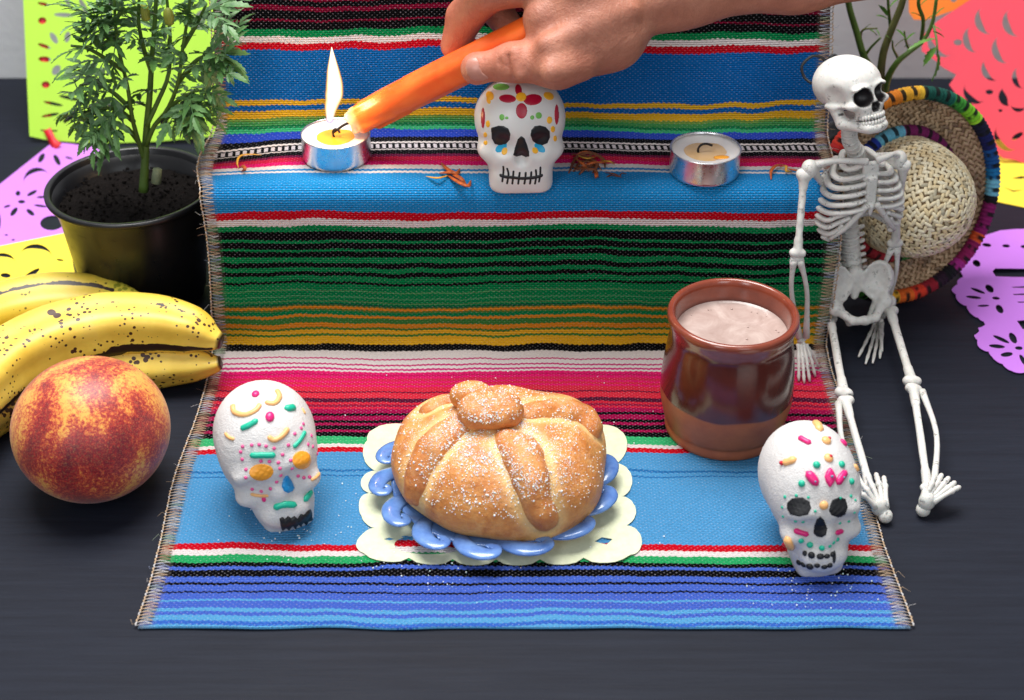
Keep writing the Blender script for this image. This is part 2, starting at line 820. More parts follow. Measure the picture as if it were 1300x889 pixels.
# woven stripes: (upper edge row in the photo, colour); listed from the top of the cloth down
BK, MR, GN, WH, RD = (4, 4, 7), (122, 0, 44), (0, 138, 76), (244, 232, 230), (214, 4, 32)
BL, YE, OR, PK, MG = (34, 146, 216), (252, 190, 40), (232, 146, 34), (238, 12, 112), (168, 6, 76)
GD, RO, PW, LB = (10, 104, 66), (44, 74, 196), (72, 104, 206), (92, 168, 222)
DB = (10, 108, 188)
stripes = [(-400, MR), (-70, BK), (-62, MR), (-48, BK), (-42, MR), (-30, BK), (-24, MR), (-14, BK), (-8, MR), (1, BK), (8, MR), (15, BK), (26, MR), (28.3, BK), (39, GN), (47, WH), (56, RD), (65, DB), (128, YE), (134.5, DB), (140.5, YE), (149.5, (120, 160, 70)),
           (153, (70, 150, 80)), (158, (20, 120, 70)), (163, (60, 180, 120)), (167, RO), (176.5, BK), (182, WH), (183.7, (60, 60, 60)), (191, WH), (192.6, BK), (197.5, (120, 20, 70)),
           (201, (215, 30, 70)), (206.5, PK), (211, WH), (216, BL), (219, WH), (221.3, BL), (270, RD), (279, WH), (287, GN), (295, BK), (304.5, GN), (308, BK), (316, GN), (319, BK),
           (326, GN), (333, BK), (339, GN), (345, BK), (350, GN), (357, BK), (360, GN), (368, (90, 160, 100)), (369.5, GN), (376, (80, 165, 110)), (377.5, GN), (382, (90, 150, 90)), (383.5, GN), (385.5, GD), (388, (110, 130, 50)),
           (389.5, OR), (392.5, (100, 130, 50)), (395, GN), (400, OR), (403.5, (60, 135, 60)), (410, OR), (415.5, (70, 130, 50)), (418.5, YE), (423.5, (60, 140, 55)), (426, YE), (437.5, BK), (447, WH),
           (456, (214, 40, 120)), (457.7, WH), (463, (214, 40, 120)), (465.2, WH), (468.3, (220, 50, 130)), (470.6, WH), (472.8, PK), (476, (205, 20, 90)), (478, PK), (481, (222, 36, 80)), (485, PK), (487, (222, 40, 70)), (490, PK), (492, (226, 40, 66)),
           (498, (120, 12, 50)), (499.6, (226, 44, 66)), (507, (90, 14, 50)), (512, (220, 36, 60)), (515, (150, 20, 60)), (518, (218, 34, 66)), (521, MG), (526, BK), (529.3, MG), (535, BK), (538.8, MG), (542.5, BK), (548, MG),
           (552, BK), (558, (60, 190, 120)), (567, WH), (571.3, RD), (577.3, (84, 160, 216)), (599, (40, 118, 184)), (601.5, (84, 160, 216)), (606, (44, 122, 188)), (608.5, (84, 160, 216)), (692, RD), (699.5, WH), (707, (40, 170, 100)), (716, BK), (722, PW), (725.4, BK), (734, PW), (742, BK), (745, PW),
           (753.3, BK), (755.3, PW), (764, LB), (766.5, PW), (776, LB), (780.3, PW), (784, LB), (791, (58, 108, 205)), (796, LB)]
ss = [(s_of_y(y), c) for y, c in stripes if y > -60]
ss.sort(key=lambda e: e[0])
# ascending s: the colour of an interval [edge_i(lower row) .. edge_i-1] - each entry's colour holds for s below its own edge
edges = ss                                                   # (s_top_edge, colour): colour fills s from the next lower edge up to s_top_edge
starts = [0.0] + [e[0] for e in edges[:-1]]
cols = [e[1] for e in edges]
starts.append(edges[-1][0])
cols.append(MR)
# beyond the topmost visible edge: more maroon and black rows
s_ = starts[-1]
k_ = 0
while s_ < SLEN - 8 and k_ < 12:
    s_ += 4.0
    starts.append(s_)
    cols.append(BK if k_ % 2 == 0 else MR)
    k_ += 1

m, nt, b = newmat('woven_sarape_cotton')
uvn = N(nt, 'ShaderNodeUVMap', uv_map='UVMap')
sep = N(nt, 'ShaderNodeSeparateXYZ')
L(nt, uvn.outputs[0], sep.inputs[0])
U, S = sep.outputs[0], sep.outputs[1]                        # in mm
uvlow = scaled(nt, uvn.outputs[0], (0.012, 0.012, 1))
wob1 = math_n(nt, 'MULTIPLY', math_n(nt, 'SINE', math_n(nt, 'MULTIPLY', U, 2 * math.pi / 2.9)), 0.26)
wobn = math_n(nt, 'MULTIPLY', math_n(nt, 'SUBTRACT', noise_n(nt, 1.0, 2, 0.5, scaled(nt, uvn.outputs[0], (0.35, 0.02, 1))), 0.5), 0.9)
wobl = math_n(nt, 'MULTIPLY', math_n(nt, 'SUBTRACT', noise_n(nt, 1.0, 2, 0.5, uvlow), 0.5), 7.5)
wobm = math_n(nt, 'MULTIPLY', math_n(nt, 'SUBTRACT', noise_n(nt, 1.0, 2, 0.55, scaled(nt, uvn.outputs[0], (0.035, 0.03, 1))), 0.5), 4.2)
SW = math_n(nt, 'ADD', math_n(nt, 'ADD', math_n(nt, 'ADD', math_n(nt, 'ADD', S, wob1), wobn), wobl), wobm)
cur = None
CH = 28
for i in range(0, len(starts), CH):
    sa = starts[i]
    sb = starts[i + CH] if i + CH < len(starts) else SLEN + 10
    fac = math_n(nt, 'DIVIDE', math_n(nt, 'SUBTRACT', SW, sa), sb - sa)
    st = [((starts[j] - sa) / (sb - sa), srgb(*cols[j])) for j in range(i, min(i + CH, len(starts)))]
    r_ = ramp(nt, fac, st, 'CONSTANT')
    cur = r_ if cur is None else mixc(nt, math_n(nt, 'GREATER_THAN', SW, sa), cur, r_)
# the ladder band of white blocks between two white lines
la, lb = s_of_y(191), s_of_y(183.7)
inb = math_n(nt, 'MULTIPLY', math_n(nt, 'GREATER_THAN', SW, la), math_n(nt, 'LESS_THAN', SW, lb))
slant = math_n(nt, 'ADD', math_n(nt, 'DIVIDE', U, 3.6), math_n(nt, 'MULTIPLY', math_n(nt, 'SUBTRACT', S, la), 0.03))
fr = math_n(nt, 'FRACT', slant)
blk = math_n(nt, 'GREATER_THAN', fr, 0.45)
lw = (lb - la) * 0.17
blk = math_n(nt, 'MULTIPLY', blk, math_n(nt, 'MULTIPLY', math_n(nt, 'GREATER_THAN', SW, la + lw), math_n(nt, 'LESS_THAN', SW, lb - lw)))
cur = mixc(nt, inb, cur, mixc(nt, blk, srgb(*BK), srgb(225, 215, 220)))
# threads: rows of weft loops and the pale warp showing between them
col_i = math_n(nt, 'DIVIDE', U, 1.45)
row_i = math_n(nt, 'DIVIDE', S, 1.25)
par = math_n(nt, 'MODULO', math_n(nt, 'FLOOR', row_i), 2.0)
cu = math_n(nt, 'ADD', math_n(nt, 'DIVIDE', U, 2.9), math_n(nt, 'MULTIPLY', par, 0.5))
du = math_n(nt, 'ABSOLUTE', math_n(nt, 'SUBTRACT', math_n(nt, 'FRACT', cu), 0.5))
dv = math_n(nt, 'ABSOLUTE', math_n(nt, 'SUBTRACT', math_n(nt, 'FRACT', row_i), 0.5))
d2 = math_n(nt, 'ADD', math_n(nt, 'POWER', math_n(nt, 'MULTIPLY', du, 2.9), 2.0), math_n(nt, 'POWER', math_n(nt, 'MULTIPLY', dv, 1.6), 2.0))
wn = noise_n(nt, 1.0, 1, 0.5, scaled(nt, uvn.outputs[0], (0.38, 0.8, 1)))
spk = math_n(nt, 'MULTIPLY', math_n(nt, 'SUBTRACT', 1.0, math_n(nt, 'DIVIDE', d2, 0.22), None, True), math_n(nt, 'MULTIPLY', math_n(nt, 'SUBTRACT', wn, 0.25), 1.6, None, True))
big = noise_n(nt, 1.0, 3, 0.6, scaled(nt, uvn.outputs[0], (0.05, 0.09, 1)))
spk = math_n(nt, 'MULTIPLY', spk, math_n(nt, 'MULTIPLY', big, 1.7, None, True))
fine = noise_n(nt, 1.0, 3, 0.7, scaled(nt, uvn.outputs[0], (0.9, 2.4, 1)))
cur = mixc(nt, math_n(nt, 'MULTIPLY', spk, 0.68, None, True), cur, srgb(222, 214, 224))
var = ramp(nt, fine, [(0.25, (0.72,) * 3), (0.75, (1.42,) * 3)])
cur = mixc(nt, 0.75, cur, mixc(nt, 1.0, cur, var, 'MULTIPLY'))
edg = math_n(nt, 'MINIMUM', U, math_n(nt, 'SUBTRACT', XR - XL, U))
selv = math_n(nt, 'MULTIPLY', math_n(nt, 'SUBTRACT', 1.15, math_n(nt, 'DIVIDE', edg, 7.0), None, True), ramp(nt, fine, [(0.35, (0.25,) * 3), (0.6, (0.6,) * 3)]))
cur = mixc(nt, selv, cur, srgb(176, 158, 142))
L(nt, cur, b.inputs['Base Color'])
b.inputs['Roughness'].default_value = 0.85
loop = math_n(nt, 'ADD', math_n(nt, 'COSINE', math_n(nt, 'MULTIPLY', math_n(nt, 'SUBTRACT', cu, 0.5), 2 * math.pi)),
              math_n(nt, 'COSINE', math_n(nt, 'MULTIPLY', math_n(nt, 'SUBTRACT', row_i, 0.5), 2 * math.pi)))
hgt = math_n(nt, 'ADD', math_n(nt, 'MULTIPLY', loop, 0.35), math_n(nt, 'MULTIPLY', fine, 0.8))
b.inputs['Specular IOR Level'].default_value = 0.06
bump(nt, b, hgt, 1.0, 0.0011)
M_CLOTH = m


def cloth_pt(u, s):
    """u in mm from the left edge; returns world mm point lying on the cloth with its wrinkles"""
    p, d = prof_at(s)
    n = V2(-d.y, d.x)                                          # outward normal in the (Y, Z) plane
    x = XL + u
    W = XR - XL
    edge = min(u, W - u)
    on_riser = 1 if p.y > 4 else 0
    w = mnoise.noise(Vector((x * 0.012, s * 0.02, 3.1))) * 1.1 + mnoise.noise(Vector((x * 0.035, s * 0.03, 8.1))) * 0.4
    if not on_riser:
        w = abs(w) * 0.8 + 1.3 * max(0, mnoise.noise(Vector((x * 0.02, s * 0.045, 21.0)))) * min(1, s / 20)
    else:
        w = w * 0.9 + 0.5
    # the flat part is never below the table
    lift = w
    q = p + n * lift
    # hem sags a little on the shelf's left end, and wavers
    dx = math.sin(s * 0.045 + (0 if u < W / 2 else 2)) * 1.2 * math.exp(-edge / 14)
    if 100 < s - S_RB < 165 and u < 60:
        k = math.exp(-u / 22) * math.sin((s - S_RB - 100) / 65 * math.pi)
        dx -= 4.5 * k
        q.y -= 2.0 * k
    if u < 30 and 0 < s - S_RB < 95:
        dx += 2.0 * math.exp(-u / 15) * math.sin((s - S_RB) / 95 * math.pi)
    ydr = 1.3 * mnoise.noise(Vector((x * 0.03, 5.0, 2.0))) * math.exp(-s / 12)
    return Vector((x + dx, q.x + ydr, max(q.y, 0.8)))


S_RB = s_of_y(441)
nu, ns = 150, 430
W = XR - XL
us = [W * i / nu for i in range(nu + 1)]
svals = [SLEN * j / ns for j in range(ns + 1)]
cv, uvs = [], []
for s in svals:
    for u in us:
        p = cloth_pt(u, s)
        cv.append(p)
        # the weave drifts where the cloth sags
        dsv = 0.0
        k = math.exp(-((s - S_RB - 138) / 19.0) ** 2)
        dsv += 9.0 * k * (1 / (1 + math.exp((u - 30) / 9)))
        dsv += 4.0 * k * (1 / (1 + math.exp((W - u - 40) / 12)))
        dsv += math.sin(u * 0.028 + 0.5) * 1.2 * k
        k3 = math.exp(-((s - s_of_y(55)) / 40.0) ** 2)
        dsv += (2.6 * math.exp(-((u - 260) / 60) ** 2) - 2.2 * math.exp(-((u - 130) / 60) ** 2)) * k3
        k2 = math.exp(-((s - s_of_y(700)) / 25.0) ** 2)
        dsv += (1.6 * math.exp(-((u - 110) / 22) ** 2) - 0.9 * math.exp(-((u - 85) / 18) ** 2)) * -k2
        uvs.append((u, s + dsv))
cf = []
for j in range(ns):
    for i in range(nu):
        a = j * (nu + 1) + i
        cf.append((a, a + 1, a + nu + 2, a + nu + 1))
me = np_mesh('striped_cloth', np.array([tuple(p) for p in cv]), np.array(cf))
uvl = me.uv_layers.new(name='UVMap')
lv = np.empty(len(me.loops), dtype=np.int32)
me.loops.foreach_get('vertex_index', lv)
uvl.data.foreach_set('uv', np.array(uvs, dtype=np.float32)[lv].ravel())
cloth = thing('striped_cloth', 'long striped woven cloth running down the middle over the two steps', 'cloth', (0, 600, 0))
body = link_mesh('woven_panel', me, M_CLOTH, cloth)
so = body.modifiers.new('thick', 'SOLIDIFY')
so.thickness = 0.0009
so.offset = -0.4

# overlock stitching along both long edges: a pale braid with crossing coloured threads
M_ST = {}
for nm, c in (('tan', (196, 168, 138)), ('grey', (200, 196, 196)), ('blue', (140, 150, 178)), ('green', (150, 165, 140)), ('rust', (160, 120, 100))):
    M_ST[nm] = mat_simple('thread_' + nm, srgb(*c), 0.85, 0.2, 900, 3000, 0.1)
for side in (0, 1):
    mbs = {k: MB() for k in M_ST}
    s = 1.0
    k = 0
    while s < SLEN - 2:
        def e_pt(off, sv, lift):
            u = off if side == 0 else W - off
            p = cloth_pt(u, sv)
            _, d = prof_at(sv)
            return p + Vector((0, -d.y, d.x)) * lift
        nm = random.choice(['tan', 'tan', 'grey', 'grey', 'tan', 'rust'])
        if random.random() < 0.16:
            nm = random.choice(['blue', 'green'])
        j = random.uniform(-0.3, 0.3)
        a_, m_, b_ = e_pt(-1.1 + j * .4, s, 0.6), e_pt(2.6, s + 0.5, 1.35), e_pt(6.0 + j, s + 1.1 + j, 0.75)
        mbs[nm].tube([a_, m_, b_], 0.2, 4)
        c_ = e_pt(-1.1, s + 2.1, 0.6)
        mbs[nm].tube([b_, e_pt(2.6, s + 1.6, 1.5), c_], 0.19, 4)
        mbs['tan' if k % 3 else 'grey'].tube([e_pt(-1.3, s, 0.55), e_pt(-1.6 - 0.4 * random.random(), s + 1.3, 0.55), e_pt(-1.3, s + 2.1, 0.55)], 0.42, 4)
        if random.random() < 0.10:
            q = e_pt(-1.2, s, 0.6)
            sg = -1 if side == 0 else 1
            mbs[nm].tube([q, q + Vector((sg * random.uniform(1, 2.5), random.uniform(-2, 2), random.uniform(0, 1.2))), q + Vector((sg * random.uniform(2, 5), random.uniform(-4, 3), random.uniform(-.4, 2)))], 0.09, 3)
        s += 2.1
        k += 1
    for nm, q in mbs.items():
        if q.v:
            tag(q.build('edge_stitching', M_ST[nm], cloth), 'pale overlock stitching along the %s edge of the cloth' % ('left' if side == 0 else 'right'), kind='stuff')

# the two-step stand under the cloth
m_st = mat_simple('black_card', srgb(26, 26, 30), 0.7, 0.1)
stand = thing('display_stand', 'black two-step stand hidden beneath the striped cloth', 'stand', (0, 850, 0))
q = MB()
q.box((5, (YR + 4 + 900) / 2, SH / 2 - 0.4), (W - 22, 900 - YR - 4, SH - 1.8))
q.build('lower_step', m_st, stand, smooth=False)
q = MB()
q.box((5, (YB + 30 + 900) / 2, (SH + 211) / 2), (W - 22, 900 - YB - 30, 211 - SH - 1.5))
q.build('upper_step', m_st, stand, smooth=False)
# ================================================================== SUGAR SKULLS
def rot(yaw, pitch, roll):
    """yaw about z (+ turns the face to the viewer's right), pitch > 0 leans back, roll > 0 tips to the viewer's right"""
    return Matrix.Rotation(math.radians(yaw), 3, 'Z') @ Matrix.Rotation(math.radians(roll), 3, 'Y') @ Matrix.Rotation(math.radians(-pitch), 3, 'X')


def sugar_mat(name, tone):
    m, nt, b = newmat(name)
    co = objco(nt)
    L(nt, ramp(nt, noise_n(nt, 1400, 2, 0.7, co), [(0.25, tuple(c * .93 for c in tone)), (0.7, tone)]), b.inputs['Base Color'])
    b.inputs['Roughness'].default_value = 0.62
    b.inputs['Subsurface Weight'].default_value = 0.25
    b.inputs['Subsurface Scale'].default_value = 0.0025
    b.inputs['Subsurface Radius'].default_value = (1, .9, .85)
    vor = N(nt, 'ShaderNodeTexVoronoi')
    vor.inputs['Scale'].default_value = 1600
    L(nt, co, vor.inputs['Vector'])
    n1 = bump(nt, None, noise_n(nt, 420, 4, 0.65, co), 0.5, 0.0007)
    bump(nt, b, vor.outputs['Distance'], 0.5, 0.0004, n1)
    return m


M_SUGAR = sugar_mat('pressed_sugar', (0.70, 0.68, 0.67))
IC = lambda nm, c, r=0.32: mat_simple(nm, srgb(*c), r, 0.06, 300, 500, 0.06, sss=0.1)
I_TEAL = IC('teal_icing', (26, 184, 150))
I_PINK = IC('pink_icing', (226, 34, 120))
I_PINKL = IC('light_pink_icing', (236, 88, 150))
I_ORNG = IC('peach_icing', (250, 186, 120))
I_BLCK = IC('black_icing', (14, 15, 20), 0.5)
I_EYE = IC('amber_icing', (238, 158, 40))
I_BLUE = IC('blue_icing', (20, 140, 205))
I_GREY = IC('grey_blue_icing', (110, 150, 175))
I_RED = IC('red_icing', (214, 24, 56))


def make_skull(f0, px, py, zt, Rm, scale, lo, hi, h, name, mat, lbl, cat, part='skull_body', attr=None):
    """f0(local mm, base z = 0) turned by Rm, set on the plane z = zt with a flat cut"""
    Rn = np.array(Rm, dtype=np.float32)
    c = PZ(px, py, zt)

    def f(p):                                                   # p: world-turned mm about c
        q = (p / scale) @ Rn
        return smax(f0(q) * scale, -p[:, 2], 1.2)
    t = thing(name, lbl, cat, (c.x, c.y, zt))
    M = Matrix.Translation((c.x, c.y, zt))
    o = sdf_obj(part, f, lo, hi, h, mat, t, attr, M)
    return t, o


def sug(p):
    n = np.sin(p[:, 0] * 1.7) * np.sin(p[:, 1] * 1.9 + 1) * np.sin(p[:, 2] * 2.1) * 0.16
    cran = smin(s_ell(p, (0, 5, 44), (25, 30, 28)), s_ell(p, (0, -11, 36), (22, 17, 24)), 9)
    jaw = smin(s_ell(p, (0, -12, 12), (15.5, 15, 17)), s_box(p, (0, -6, 5), (12, 12, 10), 4), 4)
    d = smin(cran, jaw, 6)
    for s in (-1, 1):
        d = smin(d, s_ell(p, (15 * s, -17, 21), (6, 7, 4.5)), 6)
        d = smin(d, s_ell(p, (9.5 * s, -24, 35), (8, 4, 3)), 7)
        d = smax(d, -s_ell(p, (10.5 * s, -31.5, 27), (7.5, 6.5, 6.5)), 4)
    d = smin(d, s_ell(p, (0, -25, 22), (4, 4, 6)), 4)
    d = smin(d, s_ell(p, (0, -23, 9), (11, 5, 6)), 5)
    d = smax(d, -s_box(p, (0, 30, 0), (40, 22, 20), 3), 3)
    return d + n


# ---- left one
R1 = rot(14, 15, -10)
sk1, body1 = make_skull(lambda p: sug(p * A((.93, 1, 1))), 365, 646, 1.5, R1, 0.915, (-42, -42, -1.5), (42, 45, 78), 1.0, 'sugar_skull', M_SUGAR,
                        'white sugar skull with amber icing eyes and teal moustache, on the left of the bread', 'sugar skull')
B1 = bvh_of(body1)
T1 = lambda x, y: (240 + x / 3.705, 460 + y / 3.705)
K1 = 1 / 3.705


def lines(name, mat, parent, items, T, K, bvh, **kw):
    for pts, r in items:
        mb = MB()
        icing_line(mb, [T(*p) for p in pts], r * K, bvh, **kw)
        if mb.v:
            mb.build(name, mat, parent)


def dots(name, mat, parent, items, T, K, bvh, **kw):
    for x, y, r in items:
        mb = MB()
        a, b_ = T(x, y)
        if isinstance(r, tuple):
            icing_dot(mb, a, b_, r[0] * K, bvh, ry=r[1] * K, **kw)
        else:
            icing_dot(mb, a, b_, r * K, bvh, **kw)
        if mb.v:
            mb.build(name, mat, parent)


lines('icing_arc', I_ORNG, sk1, [([(205, 200), (215, 235), (265, 247), (315, 225), (335, 195)], 13), ([(355, 188), (400, 194), (425, 162), (410, 128)], 13),
                                 ([(370, 348), (400, 366), (440, 345), (468, 308)], 13), ([(168, 332), (190, 355), (215, 362)], 9), ([(530, 215), (546, 245)], 8),
                                 ([(288, 620), (330, 628), (375, 628)], 8), ([(572, 556), (596, 542), (615, 520)], 8)], T1, K1, B1)
lines('icing_leaf', I_TEAL, sk1, [([(242, 314), (285, 295), (325, 270)], 15), ([(447, 218), (475, 216), (500, 210)], 18), ([(490, 402), (520, 370), (548, 324)], 11)], T1, K1, B1)
lines('icing_brow', I_TEAL, sk1, [([(285, 438), (345, 438), (408, 437)], 15)], T1, K1, B1)
lines('icing_moustache', I_TEAL, sk1, [([(398, 688), (440, 670), (508, 672)], 17), ([(540, 655), (560, 625), (575, 600)], 17)], T1, K1, B1)
dots('icing_drop', I_PINK, sk1, [(313, 150, (19, 23)), (380, 257, (22, 29)), (352, 645, (11, 14)), (610, 500, (12, 16))], T1, K1, B1)
dots('icing_dot', I_PINKL, sk1, [(x, y, 9.5) for x, y in [(252, 397), (295, 390), (330, 388), (362, 395), (243, 422), (250, 457), (268, 505), (267, 543), (297, 597), (340, 607), (383, 595), (412, 563),
                                                        (432, 533), (428, 500), (420, 472), (378, 467), (338, 465), (440, 435), (400, 405), (467, 390), (485, 500), (478, 462), (560, 387), (582, 397), (497, 337),
                                                        (527, 310), (537, 290), (575, 345), (602, 430), (513, 535), (540, 543), (567, 540)]], T1, K1, B1, u=8, w=5)


def patch(name, mat, parent, poly, T, bvh, step=1.0, lift=0.3, dome=0.5):
    mb = poly_patch([T(*p) for p in poly], bvh, step, lift, dome)
    if mb.v:
        o = mb.build(name, mat, parent)
        return o


patch('eye', I_EYE, sk1, ell_poly(340, 517, 58, 40, -4), T1, B1, 0.8, .4, .05)
patch('eye', I_EYE, sk1, ell_poly(530, 460, 45, 44, -10), T1, B1, 0.8, .4, .05)
patch('nose', I_BLUE, sk1, [(452, 535), (466, 533), (485, 560), (497, 590), (485, 608), (465, 616), (446, 606), (436, 585), (440, 555)], T1, B1, 1.2, .4, 1.0)
patch('teeth', I_BLCK, sk1, [(425, 735), (440, 725), (450, 737), (465, 722), (480, 733), (495, 722), (510, 735), (525, 712), (540, 717), (555, 700), (572, 688), (579, 740), (560, 748), (550, 767), (535, 752), (525, 772), (510, 762), (500, 787), (485, 767), (470, 787), (455, 777), (437, 792), (430, 770)], T1, B1, 1.1, .5, 1.0)

# ---- right one
R2 = rot(9, 17, -1)
sk2, body2 = make_skull(sug, 1029, 704, 1.5, R2, 0.895, (-42, -42, -1.5), (42, 45, 80), 1.0, 'sugar_skull', M_SUGAR,
                        'white sugar skull with black eyes and pink forehead petals, in front of the clay mug', 'sugar skull')
B2 = bvh_of(body2)
T2 = lambda x, y: (930 + x / 2.9625, 500 + y / 2.9625)
K2 = 1 / 2.9625
lines('icing_bar', I_PINK, sk2, [([(248, 162), (270, 175), (296, 188)], 12)], T2, K2, B2)
dots('icing_drop', I_PINK, sk2, [(417, 185, (18, 16))], T2, K2, B2)
lines('icing_drop', I_ORNG, sk2, [([(308, 105), (322, 122), (330, 142)], 17), ([(188, 262), (215, 254), (242, 243)], 15), ([(457, 265), (470, 290)], 11), ([(203, 535), (212, 560), (226, 588)], 20)], T2, K2, B2)
dots('icing_drop', I_ORNG, sk2, [(352, 177, 20), (361, 242, 19), (343, 420, 18)], T2, K2, B2)
B2b = B2
lines('icing_centre', I_RED, sk2, [([(322, 102), (328, 108), (335, 115)], 11)], T2, K2, B2, lift=.9)
dots('icing_centre', I_RED, sk2, [(360, 172, 9), (365, 240, 10), (187, 261, 9), (207, 567, 13)], T2, K2, B2, squash=1.6)
dots('icing_dot', I_TEAL, sk2, [(316, 268, 15), (410, 266, 14), (260, 338, 14), (447, 330, 13)], T2, K2, B2, squash=.8)
dots('icing_dot', I_TEAL, sk2, [(x, y, r) for x, y, r in [(197, 388, 7), (240, 383, 7), (285, 390, 6), (187, 427, 6), (190, 462, 6), (237, 480, 7), (265, 482, 7), (311, 442, 6), (405, 393, 7), (445, 385, 7), (462, 400, 6),
                                                        (458, 447, 6), (437, 480, 6), (404, 487, 6), (258, 553, 12), (291, 568, 13), (336, 580, 12), (366, 573, 8), (380, 560, 8), (395, 548, 9)]], T2, K2, B2, u=8, w=5)
lines('icing_petal', I_PINK, sk2, [([(277, 292), (300, 318), (320, 346)], 18), ([(428, 290), (408, 316), (392, 342)], 15)], T2, K2, B2)
patch('icing_petal', I_PINK, sk2, [(366, 275), (382, 295), (390, 315), (380, 335), (366, 355), (352, 335), (345, 312), (352, 292)], T2, B2, 1.2, .4, 1.2)
dots('icing_speck', I_GREY, sk2, [(312, 332, 6), (368, 313, 7), (412, 316, 6)], T2, K2, B2, squash=3.2, u=8, w=5)
patch('eye', I_BLCK, sk2, [(205, 410), (225, 392), (262, 389), (290, 405), (296, 430), (284, 455), (250, 463), (218, 455), (204, 432)], T2, B2, 0.8, .4, .05)
patch('eye', I_BLCK, sk2, [(366, 420), (376, 398), (402, 388), (425, 395), (434, 425), (424, 455), (398, 466), (372, 458), (362, 440)], T2, B2, 0.8, .4, .05)
patch('nose', I_BLCK, sk2, [(330, 460), (345, 475), (357, 508), (352, 532), (336, 541), (318, 538), (304, 525), (306, 498), (316, 472)], T2, B2, 0.8, .4, .05)
lines('icing_cheek', I_PINK, sk2, [([(230, 512), (255, 522), (287, 531)], 11), ([(386, 524), (402, 520), (418, 514)], 10)], T2, K2, B2)
dots('tooth_mark', I_BLCK, sk2, [(272, 600, (10, 11)), (297, 607, (14, 14)), (330, 612, (15, 12)), (355, 611, (12, 10)), (376, 604, (11, 11)), (250, 634, (12, 13)), (267, 642, (12, 12)), (291, 649, (15, 15)), (318, 646, (12, 10)), (345, 651, (13, 11)), (366, 645, (11, 11)), (382, 614, (7, 26))], T2, K2, B2, squash=.7, u=9, w=6)

# ---- painted ceramic skull on the shelf
def cer(p):
    cran = smin(s_ell(p, (0, 3, 33), (23.5, 23, 22.5)), s_ell(p, (0, -8, 34), (20.5, 14, 18)), 8)
    jaw = s_box(p, (0, -8, 9), (16.5, 12.5, 14), 8)
    d = smin(cran, jaw, 9)
    d = smin(d, s_ell(p, (0, -12, 20), (17, 9, 9)), 6)
    for s in (-1, 1):
        d = smin(d, s_ell(p, (17 * s, -9, 20), (5, 7, 4)), 5)
        d = smax(d, -s_ell(p, (10.5 * s, -25, 27), (6.6, 6, 6.6)), 3)
    d = smax(d, -s_ell(p, (0, -24, 19.5), (3.6, 4, 5)), 2)
    d = smin(d, s_ell(p, (0, -17, 8), (11, 4.5, 6)), 5)
    return d


m, nt, b = newmat('white_glazed_ceramic')
geo = N(nt, 'ShaderNodeAttribute', attribute_name='back')
co = objco(nt)
wv = math_n(nt, 'ADD', geo.outputs['Fac'], math_n(nt, 'MULTIPLY', noise_n(nt, 90, 2, 0.5, co), 1.2))
L(nt, mixc(nt, math_n(nt, 'GREATER_THAN', wv, 3.0), (0.70, 0.69, 0.67), srgb(0, 142, 190)), b.inputs['Base Color'])
b.inputs['Roughness'].default_value = 0.32
b.inputs['Subsurface Weight'].default_value = 0.08
b.inputs['Subsurface Scale'].default_value = 0.002
bump(nt, b, noise_n(nt, 120, 2, 0.5, co), 0.08, 0.0006)
M_CER = m
R3 = rot(2, 4, 0)
R3n = np.array(R3, dtype=np.float32)
sk3, body3 = make_skull(cer, 660, 224, SH + 2.2, R3, 1.03, (-30, -30, -1.5), (30, 30, 66), 0.8, 'ceramic_skull', M_CER,
                        'small glazed white skull painted with a crimson flower, on the shelf under the hand', 'skull',
                        attr=lambda v: {'back': ((v / 1.03) @ R3n)[:, 1].copy()})
B3 = bvh_of(body3)
T3 = lambda x, y: (600 + x / 5.923, 100 + y / 5.923)
K3 = 1 / 5.923
P_ = lambda nm, c: mat_simple(nm, srgb(*c), 0.34, 0.08, 300, 600, 0.05)
p_cr, p_ye, p_gr, p_bk, p_tl = P_('crimson_paint', (170, 8, 48)), P_('yellow_paint', (245, 180, 40)), P_('green_paint', (110, 180, 80)), P_('black_paint', (16, 18, 22)), P_('turquoise_paint', (0, 160, 205))
kw = dict(step=0.8, lift=0.16, dome=0.12)
for e in [(262, 150, 66, 33, 4), (452, 158, 72, 44, -6), (368, 242, 44, 60, 0), (345, 85, 27, 45, -8)]:
    patch('flower_petal', p_cr, sk3, ell_poly(*e), T3, B3, **kw)
patch('flower_centre', p_ye, sk3, ell_poly(365, 138, 41, 35), T3, B3, 0.8, .38, .2)
patch('painted_leaf', p_gr, sk3, ell_poly(215, 62, 64, 27), T3, B3, **kw)
for e in [(130, 128, 38, 30, 60), (120, 165, 16, 28, -20), (572, 130, 42, 30, 25)]:
    patch('painted_drop', p_ye, sk3, ell_poly(*e), T3, B3, **kw)
for e in [(78, 295, 17, 80, 0), (632, 270, 18, 78, 0)]:
    patch('painted_stripe', p_cr, sk3, ell_poly(*e), T3, B3, **kw)
for e in [(220, 290, 21, 25, 0), (257, 295, 15, 12, 0), (448, 292, 17, 18, 0), (497, 277, 25, 26, 0)]:
    patch('painted_dot', p_gr, sk3, ell_poly(*e), T3, B3, **kw)
for e in [(115, 340, 18, 28, 0), (95, 423, 16, 21, 0), (97, 482, 17, 19, 0), (578, 312, 22, 29, 0), (603, 380, 18, 26, 0), (620, 450, 15, 24, 0), (240, 545, 23, 31, 15), (470, 540, 23, 27, -35)]:
    patch('painted_dot', p_ye, sk3, ell_poly(*e), T3, B3, **kw)
for e in [(215, 518, 52, 30, -35), (505, 520, 50, 28, 38)]:
    patch('painted_tear', p_tl, sk3, ell_poly(*e), T3, B3, 0.8, .1, .1)
patch('eye', p_bk, sk3, [(137, 368), (165, 362), (195, 352), (235, 355), (270, 375), (286, 415), (280, 460), (250, 495), (205, 503), (165, 492), (142, 450)], T3, B3, 0.9, .3, .2)
